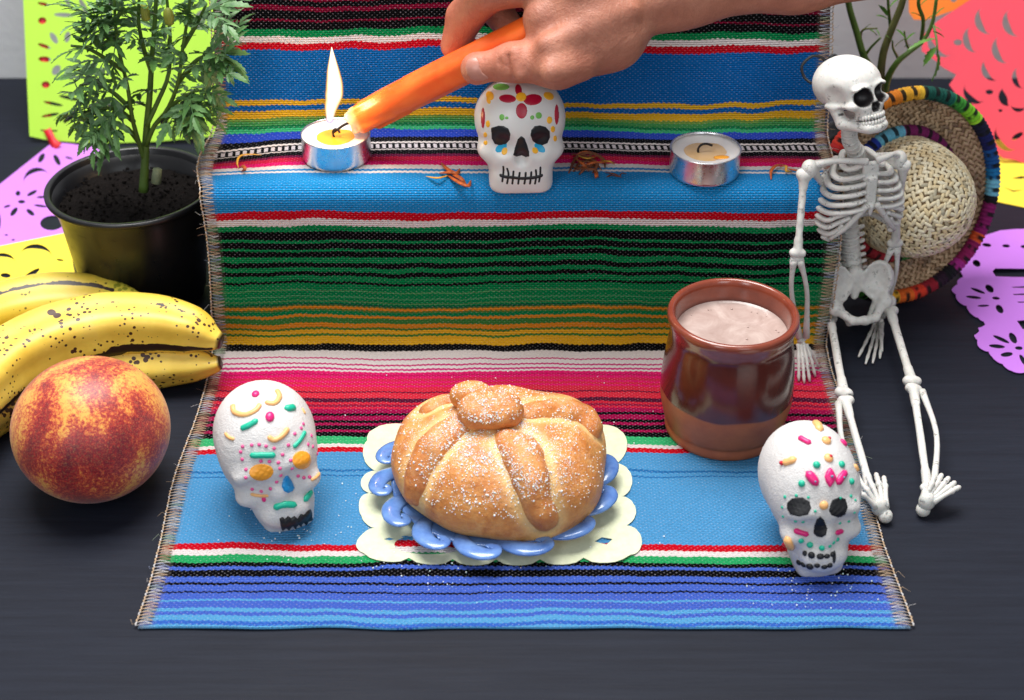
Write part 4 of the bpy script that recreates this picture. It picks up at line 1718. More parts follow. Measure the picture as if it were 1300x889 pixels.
# hip heads
for k in ('hipL', 'hipR'):
    q = MB()
    q.ball(J[k] + Vector((0, 1, 2)), (4.4, 4.2, 4.2), None, 14, 9)
    q.build('thigh_bone_head', M_BONEP, skel)
# feet: heel on the table, toes up and outwards
def foot(an, px_heel, px_toes, Zt, sgn):
    heel = PZ(px_heel[0], px_heel[1], 4.0)
    q = MB()
    A_ = J[an]
    n = len(px_toes)
    q.ball(heel, (3.6, 3.6, 3.8), None, 12, 8)
    ctr = (heel + A_) / 2 + Vector((0, -2.5, 1))
    q.ball(ctr, (4.2, 3.8, 5.2), None, 12, 8)
    q.tube([heel, ctr, A_], [3.0, 3.8, 2.8], 10)
    for i, (x, y) in enumerate(px_toes):
        tip = PZ(x, y, Zt - i * (1.2 if sgn > 0 else -1.2))
        st = ctr + Vector(((i - n / 2 + .5) * 1.2, -1.5, 1.0))
        mid = st.lerp(tip, 0.55) + Vector((0, -1.0, 1.2))
        m2 = st.lerp(tip, 0.80) + Vector((0, -.4, .6))
        q.tube(spline([st, mid, m2, tip], 12), [2.0, 1.6, 1.3, 1.25, 1.35, 1.75, 1.35, 1.2, 1.5, 1.2, 1.3, .8], 8)
    q.build('foot', M_BONEP, skel)


foot('ankL', (1124, 655), [(1087, 622), (1092, 612), (1101, 605), (1112, 601), (1122, 605)], 17, 1)
foot('ankR', (1172, 647), [(1187, 604), (1196, 602), (1205, 606), (1213, 612), (1219, 618)], 18, 1)
# arms
limb('upper_arm_bone', toward(J['shL'], J['elL'], 0), toward(J['elL'], J['shL'], 2), 3.6, 1.9, 2.6, spread=1.2)
limb('upper_arm_bone', toward(J['shR'], J['elR'], 0), toward(J['elR'], J['shR'], 2), 3.4, 1.9, 2.6, spread=1.2)
for el, wr in (('elL', 'wrL'), ('elR', 'wrR')):
    for sx in (-1, 1):
        a, b_ = J[el] + Vector((sx * 1.6, 0, -2)), J[wr] + Vector((sx * 1.9, 0, 0))
        mid = (a + b_) / 2 + Vector((sx * 2.3, 0, 0))
        q = MB()
        q.tube(spline([a, a.lerp(mid, .5) + Vector((sx * .8, 0, 0)), mid, b_], 14), lerps([2.3, 1.4, 1.3, 1.3, 1.4, 2.1], 14), 9)
        q.build('forearm_bone', M_BONEP, skel)
    q = MB()
    q.tube([J[el] + Vector((-3.4, 0, -1.6)), J[el] + Vector((3.4, 0, -1.6))], 1.7, 10)
    q.build('elbow_joint', M_BONEP, skel)


def hand_bones(wr, tips, thumb, Zt):
    q = MB()
    w_ = J[wr]
    for i in range(7):
        q.ball(w_ + Vector((random.uniform(-2.6, 2.6), random.uniform(-1, 1), random.uniform(-4.5, -1))), random.uniform(1.4, 1.9), None, 8, 6)
    for i, (x, y) in enumerate(tips):
        tip = PZ(x, y, Zt)
        st = w_ + Vector(((i - 1.5) * 1.5, -1, -4))
        q.tube(spline([st, st.lerp(tip, .5) + Vector((0, -.8, .8)), tip], 13), [1.3, 1.0, .9, .9, 1.3, 1.0, .85, 1.15, .9, .8, 1.05, .8, .55], 7)
    tip = PZ(*thumb, Zt + 1)
    q.tube(spline([w_ + Vector((0, -1, -3)), w_.lerp(tip, .5) + Vector((0, -.5, .5)), tip], 10), [1.3, 1, .9, 1.3, 1, .9, 1.2, .9, .8, .6], 7)
    q.build('hand', M_BONEP, skel)


hand_bones('wrL', [(1014, 484), (1021, 487), (1028, 485), (1035, 478)], (1039, 466), 2.4)
hand_bones('wrR', [(1090, 453), (1099, 462), (1108, 461), (1117, 455)], (1120, 446), 1.4)

# pelvis
pcx = PY(1091, 374, 745)
Rp = rot(14, 8, 0)


def f_pel(p):
    d = s_cap(p, (0, 8, 10), (0, 6, -3), 4.6, 2.4)
    for s in (-1, 1):
        wing = s_ell(p, (12.5 * s, 3, 6), (9.5, 6, 12))
        wing = smax(wing, -s_ell(p, (8.4 * s, -3.0, 8), (8.8, 7.6, 13)), 1.5)
        d = smin(d, wing, 3)
        d = smin(d, s_sph(p, (15.5 * s, -1, -6), 4.4), 3)
        d = smin(d, s_cap(p, (14 * s, -1, -7), (7 * s, -8, -12), 2.8, 2.2), 2)
        d = smin(d, s_cap(p, (7 * s, -8, -12), (0, -9.5, -12), 2.2, 2.4), 1.5)
        d = smin(d, s_cap(p, (12 * s, 2, -6), (6 * s, -2, -16), 2.2, 1.8), 2)
        d = smin(d, s_cap(p, (6 * s, -2, -16), (4 * s, -8, -13), 1.8, 1.6), 1.5)
        d = smin(d, s_cap(p, (14 * s, 3, 0), (3 * s, 7, 2), 2.4, 3), 2)
    return d + 0.15 * np.sin(p[:, 0] * 1.3) * np.sin(p[:, 2] * 1.1)


sdf_obj('pelvis', f_pel, (-24, -16, -20), (24, 16, 22), 0.9, M_BONEP, skel, rz,
        Matrix.Translation(pcx) @ Rp.to_4x4())

# ribcage frame
rc = PY(1091, 247, 744)
Rr = rot(13, 2, -2)
RW = lambda x, y, z: rc + Rr @ Vector((x, y, z))
spine_top = PY(1083, 200, 739)
spine_bot = PY(1080, 350, 760)
# vertebrae
sp_pts = spline([PY(1078, 150, 738), PY(1079, 178, 742), RW(0, 8, 20), RW(0, 12, 0), PY(1078, 285, 760), PY(1079, 320, 762), PY(1083, 352, 760)], 24)
for i, p in enumerate(sp_pts):
    q = MB()
    neck = i < 7
    low = i > 15
    r = 4.4 if neck else (5.0 if not low else 6.0)
    t = (sp_pts[min(i + 1, 23)] - sp_pts[max(i - 1, 0)]).normalized()
    q.tube([p - t * 1.9, p - t * 1.2, p, p + t * 1.2, p + t * 1.9], [r * .95, r, r * .72, r, r * .95], 14)
    if low:
        for s in (-1, 1):
            q.tube([p, p + Rr @ Vector((s * 8.2, 1, .5)), p + Rr @ Vector((s * 9.6, 1.2, .6))], [1.6, 1.3, .9], 7)
    else:
        q.tube([p, p + Rr @ Vector((0, 6, -1))], [1.6, 1.0], 6)
    q.build('vertebra', M_BONEP, skel)
# ribs
NR = 10
for s in (-1, 1):
    for i in range(NR):
        f = i / (NR - 1)
        zb = 21 - i * 4.5
        hw = [10.5, 15.5, 18.5, 20.5, 22, 23, 23.5, 23.3, 22, 19.5][i]
        dp = [8, 11, 12.5, 13.5, 14.5, 15, 15, 14.5, 13.5, 10][i]
        if i <= 5:
            front = (s * 3.2, -dp - 1.0, zb + 1.5)
            pre = (s * hw * 0.55, -dp + 0.8, zb - 0.5)
        else:
            front = (s * (4 + (i - 5) * 3.2), -dp + (i - 5) * .8, zb + 4.5)
            pre = (s * hw * 0.72, -dp * 0.7, zb + 0.5)
        if i == 9:
            front, pre = (s * 19.5, -6, zb - 1), (s * 21, -3, zb - 1.5)
        pts = [RW(s * 2, 10, zb), RW(s * hw * 0.62, 10.5, zb + 0.5), RW(s * hw, 2, zb - 2), RW(s * hw * 0.92, -dp * 0.5, zb - 2.5), RW(*pre), RW(*front)]
        q = MB()
        q.tube(spline(pts, 26), lerps([1.5, 1.9, 2.0, 2.0, 1.8, 1.6], 26), 9, flat=0.75, nrm=tuple(Rr @ Vector((0, 0, 1))))
        q.build('rib', M_BONEP, skel)
    # costal arch
    q = MB()
    q.tube(spline([RW(s * 2.5, -16, 2), RW(s * 7, -14.5, -4.5), RW(s * 13, -12, -13), RW(s * 19, -7, -21)], 14), lerps([1.9, 1.7, 1.5, 1.1], 14), 9)
    q.build('costal_arch', M_BONEP, skel)


def f_st(p):
    d = s_box(p, (0, -11, 19.5), (4.6, 1.5, 5.5), 1.4)
    d = smin(d, s_box(p, (0, -13.5, 8), (3.1, 1.4, 9), 1.3), 2)
    return smin(d, s_cap(p, (0, -15, 0), (0, -14.5, -4.5), 1.7, 1), 1.5)


sdf_obj('breastbone', f_st, (-8, -20, -9), (8, -6, 28), 0.7, M_BONEP, skel, rz, Matrix.Translation(rc) @ Rr.to_4x4())
# collar bones and shoulder blades
for s, sh in ((-1, 'shL'), (1, 'shR')):
    q = MB()
    e = J[sh] + Vector((-s * 2.5, 1, 4.5))
    q.tube(spline([RW(s * 2.5, -11, 25), RW(s * 9, -11, 26.5), (RW(s * 9, -11, 26) + e) / 2 + Vector((0, 1, 1)), e], 14), lerps([2.2, 1.6, 1.5, 2.2], 14), 9)
    q.build('collar_bone', M_BONEP, skel)

    def f_sc(p, s=s, e=e):
        a, b_, c = RW(s * 9, 13, 16), RW(s * 10, 14.5, -6), e
        d = union([s_cap(p, a, b_, 1.4, 1.2), s_cap(p, a, c, 1.6, 2.8), s_cap(p, b_, c, 1.2, 2.4), s_sph(p, c + Vector((0, 0, -3.5)), 3.4)], 4)
        mdl = (a + b_ + c) / 3
        return smin(d, s_cap(p, mdl, (a + b_) / 2, 1.6, 1.3), 6)
    pts = [RW(s * 9, 13, 16), RW(s * 10, 14.5, -6), e]
    sdf_obj('shoulder_blade', f_sc, [min(p[i] for p in pts) - 8 for i in range(3)], [max(p[i] for p in pts) + 8 for i in range(3)], 1.0, M_BONEP, skel, rz)

# skull
skc = PY(1080, 118, 731)
Rk = rot(31, 19, -2)


def f_soc(p):
    ds = []
    for s in (-1, 1):
        ds.append(s_ell(p, (5.9 * s, -18.0, -0.4), (4.9, 6.5, 4.9)))
    ds.append(smin(s_ell(p, (1.0, -21, -6.8), (1.6, 5, 2.8)), s_ell(p, (-1.0, -21, -6.8), (1.6, 5, 2.8)), .8))
    return ds


def f_sk(p):
    d = s_ell(p, (0, 3.5, 5.8), (16.2, 18.5, 15.2))
    d = smin(d, s_ell(p, (0, -6, 5), (13, 10.5, 11)), 5)
    d = smin(d, s_ell(p, (0, -12.5, -5), (9.2, 6.8, 9)), 4)
    for s in (-1, 1):
        d = smin(d, s_ell(p, (5.8 * s, -15.5, 4.4), (5, 2.5, 1.7)), 2.5)
        d = smin(d, s_ell(p, (10.2 * s, -12, -4.6), (3.2, 4.2, 2.6)), 2.5)
        d = smin(d, s_cap(p, (12 * s, -9, -4.5), (14.2 * s, 3, -4), 1.5, 1.5), 1.5)
        d = smax(d, -s_ell(p, (16.2 * s, -6, 1), (3.6, 6, 6)), 3)
        d = smax(d, -s_ell(p, (12.6 * s, -7.5, -9), (3.6, 5, 3.2)), 2)
        d = smin(d, s_cap(p, (11.5 * s, 0, -6), (10.2 * s, -2.5, -14.5), 3.4, 3.2), 2)
        d = smin(d, s_cap(p, (10.2 * s, -2.5, -14.5), (4.5 * s, -16, -18), 3.2, 3.2), 2)
    d = smin(d, s_ell(p, (0, -17.5, -18.5), (4.6, 2.8, 3)), 2)
    d = smin(d, s_ell(p, (0, -12.0, -13), (8.2, 6.6, 5.4)), 1.5)
    for e in f_soc(p):
        d = smax(d, -e, 1.4)
    # mouth line
    d = smax(d, -(s_ell(p, (0, -15, -13.4), (9.5, 9, 0.5))), 0.5)
    return d


def a_sk(v):
    ds = np.minimum.reduce(f_soc(v))
    dk = np.clip((0.75 - ds) / 0.4, 0, 1)
    for s in (-1, 1):
        e = s_ell(v, (12.2 * s, -8.5, -8.6), (3.2, 4.5, 2.4))
        dk = np.maximum(dk, np.clip((1.0 - e) / .6, 0, 1) * (np.sin(v[:, 1] * 1.9) * np.sin(v[:, 2] * 2.4 + 1) > -.15) * .9)
    ml = np.exp(-((v[:, 2] + 13.4) / 0.35) ** 2) * (v[:, 1] < -13) * .25
    return {'paint': np.maximum(dk, ml)}


XK = Matrix.Translation(skc) @ Rk.to_4x4() @ Matrix.Diagonal((.97, .97, .92, 1))
osk = sdf_obj('skull', f_sk, (-19, -23, -24), (19, 27, 23), 0.75, M_BONEP, skel, a_sk, XK)
Bk = bvh_of(osk)
for row, zr in ((0, -11.9), (1, -15.0)):
    q = MB()
    for i in range(11):
        a = (i - 5) * 0.245
        p = Vector((7.3 * math.sin(a), -13.3 - 5.9 * math.cos(a), zr))
        q.ball(XK @ p, (.85, .85, 1.35), (Rk @ Matrix.Rotation(a, 3, 'Z')), 8, 6)
    q.build('teeth', M_BONEP, osk)
# black hanging cord behind the head
m_cord = mat_simple('black_cord', srgb(20, 22, 26), 0.5)
q = MB()
q.tube(spline([PY(1030, 106, 745), PY(1021, 98, 748), PY(1018, 84, 750), PY(1030, 72, 752), PY(1043, 73, 752), PY(1051, 82, 750), PY(1053, 74, 750), PY(1060, 70, 750), PY(1066, 78, 745), PY(1068, 84, 740)], 50), 0.75, 7)
q.build('hanging_cord', m_cord, skel)
# ================================================================== SOMBRERO
def straw_mat(name):
    m, nt, b = newmat(name)
    co = objco(nt)
    at = N(nt, 'ShaderNodeAttribute', attribute_name='col')
    n = noise_n(nt, 700, 3, 0.7, co)
    L(nt, mixc(nt, 1.0, at.outputs['Color'], ramp(nt, n, [(0.3, (0.75,) * 3), (0.7, (1.1,) * 3)]), 'MULTIPLY'), b.inputs['Base Color'])
    b.inputs['Roughness'].default_value = 0.5
    bump(nt, b, n, 0.3, 0.0004)
    return m


M_STRAW = straw_mat('braided_straw')
M_YARN = straw_mat('coloured_yarn')
M_YARN.node_tree.nodes['Principled BSDF'].inputs['Roughness'].default_value = 0.9
hat_bot = PZ(1147, 376, 2.0)
Nh = Vector((math.sin(math.radians(23)) * 0.97, -math.cos(math.radians(23)) * 0.97, 0.235)).normalized()
Uh = (Vector((0, 0, 1)) - Nh * Nh.z).normalized()
Xh = Uh.cross(Nh).normalized()
if Xh.x < 0:
    Xh = -Xh
RB = 63.0
HC = hat_bot + Uh * RB - Nh * 6
HP = lambda x, y, z: HC + Xh * x + Uh * y + Nh * z
hat = thing('sombrero', 'small straw sombrero with a colourful yarn edge, standing on its brim behind the skeleton', 'hat', hat_bot)


def brim_z(r):
    return 0.0 + max(0, (r - 40)) ** 2 * 0.022


crown_prof = [(35.5, 0), (35, 6), (34.3, 13), (33, 21), (30.8, 29), (27, 37), (21.5, 43.5), (14.5, 48), (7, 50.2), (0.4, 50.8)]


def braid(name, path_rz, rows, base, dark, w_row, plen, back=False):
    """herringbone plaits wound round the hat: path gives (radius, height) along the winding"""
    q = MB()
    PL = spline([(a, b_, 0) for a, b_ in path_rz], 200)
    LL = [0]
    for i in range(1, 200):
        LL.append(LL[-1] + (PL[i] - PL[i - 1]).length)
    tot = LL[-1]
    th = random.random() * 6
    s = w_row * 0.3
    while s < tot - 0.5:
        i = min(198, int(np.searchsorted(LL, s)))
        r, z = max(0.6, PL[i].x), PL[i].y
        d2 = (PL[min(i + 1, 199)] - PL[max(i - 1, 0)]).normalized()      # along the section
        tang = Xh * -math.sin(th) + Uh * math.cos(th)
        rad = Xh * math.cos(th) + Uh * math.sin(th)
        down = (rad * d2.x + Nh * d2.y).normalized()
        nrm = tang.cross(down).normalized()
        outw = rad if name == 'crown' else Nh
        if nrm.dot(outw + Nh * .3) < 0:
            nrm = -nrm
        c0_ = HP(0, 0, 0) + rad * r + Nh * z
        for sd in (-1, 1):
            ang = math.radians(38) * sd
            ax = (tang * math.cos(ang) + down * math.sin(ang)).normalized()
            ay = nrm.cross(ax).normalized()
            R = Matrix((ax, ay, nrm)).transposed()
            tone = random.random()
            tone = tone ** 0.8
            k = 1 if random.random() > 0.08 else 0.55
            q.col = tuple((base[j] * tone + dark[j] * (1 - tone)) * k for j in range(3))
            q.ball(c0_ + down * (w_row * 0.26 * sd) + nrm * random.uniform(-.12, .3) + tang * (plen * .25 * sd), (plen * random.uniform(.62, .78), w_row * 0.27, 0.62), R, 8, 4)
        dth = plen / max(r, 1.2)
        th += dth * random.uniform(.9, 1.1)
        s += w_row * dth / (2 * math.pi)
    return q.build(name, M_STRAW, hat)


braid('crown', crown_prof, 0, srgb(255, 244, 212), srgb(240, 214, 162), 4.8, 4.2)
braid('brim', [(34, 0.2), (42, 0.4), (50, brim_z(50)), (56, brim_z(56)), (61.5, brim_z(61.5))], 0, srgb(206, 176, 140), srgb(156, 122, 90), 4.6, 4.0)  # browner than the crown: the brim's shade is put into the straw colour
# the woven body that carries the plaits
q = MB()
prf = [(RB - 1.5, brim_z(62) - 1.2), (56, brim_z(56) - 1.0), (50, brim_z(50) - 0.9), (42, -0.6), (35, -0.8)] + [(max(0.01, r - 0.9), z - .3) for r, z in crown_prof[1:]]
Rhat = Matrix((Xh, Uh, Nh)).transposed()
q.lathe(prf, HC, 72, Rhat)
so_ = q.build('lining', mat_simple('straw_lining', srgb(150, 122, 88), 0.8, 0.2), hat)
mo = so_.modifiers.new('thick', 'SOLIDIFY')
mo.thickness = 0.0008
# yarn-wrapped edge
stops = [(180, (60, 90, 190)), (165, (200, 40, 40)), (140, (225, 60, 40)), (112, (240, 140, 40)), (95, (245, 180, 50)), (84, (250, 200, 60)), (80, (6, 84, 72)), (66, (4, 96, 80)), (60, (60, 150, 50)), (50, (130, 205, 40)), (40, (160, 220, 50)), (38, (16, 18, 50)),
         (28, (14, 24, 90)), (18, (10, 80, 150)), (6, (20, 120, 180)), (0, (120, 196, 222)), (-9, (120, 196, 222)), (-10, (14, 12, 20)), (-14, (140, 20, 100)), (-28, (150, 20, 110)), (-33, (228, 90, 40)), (-38, (150, 20, 90)), (-52, (176, 40, 140)), (-58, (16, 14, 22)),
         (-64, (40, 10, 36)), (-72, (150, 20, 40)), (-80, (226, 60, 34)), (-88, (240, 110, 36)), (-98, (240, 180, 50)), (-106, (16, 14, 22)), (-120, (80, 160, 60)), (-140, (20, 110, 90)), (-160, (30, 60, 160)), (-180, (60, 90, 190))]


def yarn_col(deg, ripple):
    deg = (deg + 180) % 360 - 180
    for (a, c), (a2, c2) in zip(stops[:-1], stops[1:]):
        if a >= deg > a2:
            col_ = c
            break
    else:
        col_ = stops[-1][1]
    if ripple:
        col_ = tuple(v * 0.22 for v in col_)
    return srgb(*col_)


def yarn_ring(name, R0, zf, rt, nw, colf, parent):
    q = MB()
    seg = nw * 4
    ns_ = 12
    vs, fs, cs = [], [], []
    for i in range(seg):
        th = 2 * math.pi * i / seg
        ph = (i % 4) / 4
        rr = rt * (1 + 0.09 * math.cos(2 * math.pi * ph) + .03 * math.sin(i * 1.7))
        rad = Xh * math.cos(th) + Uh * math.sin(th)
        for k in range(ns_):
            a = 2 * math.pi * k / ns_
            vs.append(HC + rad * (R0 + rr * math.cos(a)) + Nh * (zf + rr * 1.15 * math.sin(a)))
            w = i // 4
            dark = (w % 3 == 0) and math.sin(w * 2.1) > -.5 and (k in (1, 2, 3, 4) if w % 2 else k in (0, 1, 2, 3, 5))
            cs.append(colf(math.degrees(th), dark))
    for i in range(seg):
        i2 = (i + 1) % seg
        for k in range(ns_):
            k2 = (k + 1) % ns_
            fs.append((i * ns_ + k, i * ns_ + k2, i2 * ns_ + k2, i2 * ns_ + k))
    q.add(vs, fs)
    q.c = cs
    return q.build(name, M_YARN, parent)


yarn_ring('yarn_edge', RB - 2.2, brim_z(61) + .6, 3.9, 150, yarn_col, hat)


def band_col(deg, dark):
    d = (deg + 360) % 360
    c = (30, 60, 170) if 115 < d < 170 else (110, 190, 220) if 88 < d <= 115 else (120, 20, 90) if 20 < d <= 88 else (14, 14, 24) if 170 <= d < 190 else (190, 50, 60) if d < 260 else (60, 140, 60)
    return srgb(*(tuple(v * .3 for v in c) if dark else c))


yarn_ring('hat_band', 37.5, 3.6, 3.6, 90, band_col, hat)

# ================================================================== PAPERS
def paper_mat(name, c):
    m, nt, b = newmat(name)
    co = objco(nt)
    L(nt, ramp(nt, noise_n(nt, 30, 3, 0.5, co), [(0.3, tuple(x * .96 for x in srgb(*c))), (0.7, srgb(*c))]), b.inputs['Base Color'])
    b.inputs['Roughness'].default_value = 0.7
    b.inputs['Transmission Weight'].default_value = 0.0
    return m


def moon(cx, cy, r, ang, thick=0.55, n=10, ln=1.0):
    """crescent outline (photo px)"""
    a0 = math.radians(ang)
    out = []
    for i in range(n + 1):
        t = -1.6 + 3.2 * i / n
        out.append((r * math.cos(t), r * ln * math.sin(t)))
    for i in range(1, n):
        t = 1.6 - 3.2 * i / n
        out.append((r * (math.cos(t) * (1 - thick * math.cos(t * 0.98)) + 0.0), r * ln * math.sin(t)))
    return [(cx + x * math.cos(a0) - y * math.sin(a0), cy + x * math.sin(a0) + y * math.cos(a0)) for x, y in out]


def paper(name, pxs, holes, pt, n, mat, lbl, z_off=0.0, step=None, lift=None):
    nn = Vector(n).normalized()
    p0 = Vector(pt) + nn * z_off
    o = paper_sheet(name, [PP(x, y, p0, nn) for x, y in pxs], [[PP(x, y, p0, nn) for x, y in h] for h in holes], p0, nn, 0.3, mat, lift=lift, step=step, loc=p0)
    o.modifiers['thick'].offset = 0
    tag(o, lbl, 'cut paper', 'cut paper sheets around the cloth')
    return o


EL = lambda T, *a: [T(x, y) for x, y in ell_poly(*a, n=16)]
TZ = lambda ox, oy, k: (lambda x, y: (ox + x / k, oy + y / k))
# green one leaning on the wall, left
gp, gn = (-300, 992, 0.6), Vector((0, -190, 112)).normalized()
t1 = TZ(0, 0, 3.933)
gh = [EL(t1, *e) for e in [(320, 75, 52, 11, 3), (418, 35, 13, 46, -28), (268, 190, 15, 32, -32), (336, 185, 15, 28, 12), (280, 350, 19, 28, 35), (350, 374, 14, 26, -12), (428, 350, 12, 26, 20), (400, 125, 34, 4, 0), (348, 490, 56, 9, 12), (350, 585, 44, 15, -36), (457, 572, 32, 18, -55), (335, 8, 10, 34, -30),
                           (820, 600, 24, 34, 0), (1012, 562, 17, 12, 0), (215, 20, 30, 8, 10), (210, 103, 21, 17, 0), (220, 230, 34, 9, 20), (222, 296, 32, 14, 5), (227, 423, 21, 17, 0), (265, 518, 50, 8, 12), (250, 575, 46, 8, -10), (545, 30, 22, 50, 8), (700, 60, 20, 40, -14), (1000, 100, 30, 50, 20)]]
gh += [moon(*t1(905, 540), 12, 10), moon(*t1(1060, 540), 17, 10)]
gh += [[t1(x, y) for x, y in [(200, 647), (285, 650), (285, 658), (202, 655)]]]
paper('cut_paper', [(22, -70), (29, 0), (37, 173), (60, 178), (120, 182.5), (200, 180), (276, 173), (284, -70)], gh, gp, gn, paper_mat('lime_paper', (184, 236, 72)),
      'lime green sheet of cut paper leaning on the wall behind the potted plant', step=14, lift=lambda x, y, p: 1.2 * math.sin(x * .02))
# red ribbon threaded behind the green sheet
p_b = Vector(gp) - gn * 2.2
p_f = Vector(gp) + gn * 1.6
rib = [PP(46, -70, p_b, gn), PP(52, 0, p_b, gn), PP(54, 60, p_b, gn), PP(56, 120, p_b, gn), PP(58, 158, p_b, gn), PP(60, 165.5, Vector(gp), gn), PP(62, 169, p_f, gn), PP(66, 178, p_f, gn), PZ(73, 187, 1.8)]
q = MB()
vs = []
for i, p in enumerate(rib):
    wd = 4.0 if i < 5 else 2.7
    t_ = (rib[min(i + 1, len(rib) - 1)] - rib[max(i - 1, 0)]).normalized()
    sd = t_.cross(gn).normalized() * wd
    if i == len(rib) - 1:
        sd = sd * 1.4
    vs += [p - sd, p + sd]
q.add(vs, [(2 * i, 2 * i + 1, 2 * i + 3, 2 * i + 2) for i in range(len(rib) - 1)])
o = q.build('ribbon', mat_simple('red_ribbon', srgb(226, 30, 44), 0.5, 0.1), loc=p_b)
mo = o.modifiers.new('thick', 'SOLIDIFY')
mo.thickness = 0.0004
tag(o, 'red ribbon threaded through the lime green cut paper', 'ribbon')
# purple, left
t2 = TZ(0, 200, 3.933)
ph = [EL(t1, *e) for e in [(207, 790, 13, 26, 30), (285, 800, 12, 30, -28), (345, 790, 20, 5, 15)]] + [EL(t2, *e) for e in [(108, 222, 18, 9, 0), (160, 179, 28, 9, -28), (212, 199, 30, 6, -2), (203, 243, 34, 6, 8), (152, 275, 24, 11, 38), (70, 272, 26, 12, -52), (90, 180, 12, 13, 20), (36, 245, 18, 6, -18), (260, 328, 60, 37, -4), (-5, 320, 9, 40, 0), (32, 388, 9, 4, 0), (66, 412, 9, 4, 0)]]
ph += [moon(*t2(185, 118), 17, -110, .35)]
up = Vector((0, 0, 1))
M_PUR = paper_mat('purple_paper', (206, 128, 236))
M_YEL = paper_mat('yellow_paper', (255, 226, 66))
paper('cut_paper', [(-70, 292), (0, 234), (68, 180), (120, 187), (180, 205), (165, 284), (-70, 330)], ph, (0, 0, 0.5), up, M_PUR, 'purple sheet of cut paper lying flat, left of the potted plant')
yh = [EL(t2, *e) for e in [(28, 590, 26, 12, 5), (150, 588, 58, 13, -34), (300, 513, 18, 5, 10)]] + [moon(*t2(180, 500), 17, -85, .35, ln=1.2), moon(*t2(350, 540), 13, -10, .7), moon(*t2(15, 525), 12, -85, .4, ln=1.3)]
paper('cut_paper', [(-70, 326), (0, 312.5), (85, 295.5), (100, 300), (128, 345), (140, 420), (-70, 430)], yh, (0, 0, 1.0), up, M_YEL, 'yellow sheet of cut paper lying between the potted plant and the bananas')
# yellow, right
paper('cut_paper', [(1225, 180), (1420, 170), (1420, 292), (1300, 263.5), (1269, 257), (1232, 246)], [[(1272, 237), (1286, 242), (1301, 241.5), (1286, 244)], [(1284, 227), (1296, 224), (1310, 225), (1296, 227.5)]], (0, 0, 0.5), up, M_YEL,
      'yellow sheet of cut paper lying under the pink one, right of the sombrero')
# pink, right
t3 = TZ(1000, 0, 3.703)
M_PNK = paper_mat('coral_pink_paper', (255, 84, 104))
pk_pt = PZ(1290, 207, 1.2)
pk_n = Vector((0.10, -1.0, 0.55)).normalized()
pcus = [(1190, 27), (1172, 45), (1170, 65), (1186, 76), (1197, 86), (1214, 95), (1205, 108), (1213, 119), (1232, 130), (1243, 146), (1251, 162), (1254, 178), (1262, 192), (1274, 201), (1288, 203), (1300, 207), (1420, 214), (1420, -90), (1300, -90), (1262, -20)]
hp = [moon(*t3(945, 95), 18, 160, .5), moon(*t3(1075, 105), 18, 160, .5), moon(*t3(885, 185), 17, 165, .5), moon(*t3(1025, 232), 18, 160, .5), moon(*t3(965, 325), 15, 150, .5), moon(*t3(1105, 365), 14, 165, .5), moon(*t3(730, 195), 20, 140, .45),
      EL(t3, 800, 200, 20, 14, 0), EL(t3, 948, 433, 18, 11, 0), moon(*t3(885, 430), 16, 130, .5), moon(*t3(1035, 455), 12, 160, .9), moon(*t3(1085, 490), 10, 95, .5), moon(*t3(1040, 640), 19, 140, .4), EL(t3, 1080, 640, 12, 30, 60), EL(t3, 1000, 520, 10, 7, 0)]
paper('cut_paper', pcus, hp, pk_pt, pk_n, M_PNK, 'coral pink sheet of cut paper leaning on the wall at the right')
paper('cut_paper', [(1152, -90), (1154, 16), (1160, 25), (1174, 26), (1215, 12), (1262, -8), (1310, -30), (1330, -90)], [EL(t3, 780, -5, 16, 16, 0)], pk_pt, pk_n, paper_mat('orange_paper', (250, 132, 40)), 'orange sheet of cut paper above and behind the pink one', z_off=-5)
# purple, right
t4 = TZ(1180, 280, 4.233)
cu = [(300, 88), (700, 86), (700, 870), (508, 820), (440, 812), (392, 775), (335, 735), (318, 708), (262, 680), (258, 645), (240, 618), (268, 592), (262, 578), (300, 560), (292, 545), (262, 525), (205, 480), (200, 462), (145, 425), (142, 400), (118, 378), (150, 352), (148, 335), (178, 318), (155, 282), (170, 262)]
pu_out = scallop([t4(*c) for c in cu], 5, 0.10)
hh = [EL(t4, *e) for e in [(305, 145, 25, 11, 5), (410, 145, 21, 10, 0), (508, 145, 20, 10, 0), (250, 248, 23, 17, 35), (258, 388, 42, 8, 22), (320, 380, 27, 16, 42), (235, 420, 42, 8, 8), (355, 430, 21, 8, 8), (375, 485, 26, 16, 50), (288, 465, 32, 6, 0),
                           (385, 640, 48, 10, 25), (448, 635, 17, 32, -32), (362, 678, 44, 11, 5), (480, 688, 21, 10, 5), (415, 722, 33, 13, -8), (502, 752, 12, 34, -30), (225, 200, 18, 4, 10)]]
hh += [[t4(*c) for c in h] for h in [[(335, 292), (350, 275), (640, 268), (640, 318), (440, 322), (352, 318)], [(435, 375), (520, 370), (640, 371), (640, 378), (450, 380)], [(443, 412), (520, 409), (640, 410), (640, 418), (452, 418)], [(468, 452), (640, 450), (640, 457), (475, 458)], [(467, 548), (560, 545), (620, 590), (500, 592)]]]
paper('cut_paper', pu_out, hh, (0, 0, 0.7), up, M_PUR, 'purple sheet of cut paper with scalloped edge lying flat, right of the sombrero', step=12, lift=lambda x, y, p: 1.2 + 1.1 * math.sin(x * .05 + y * .03))

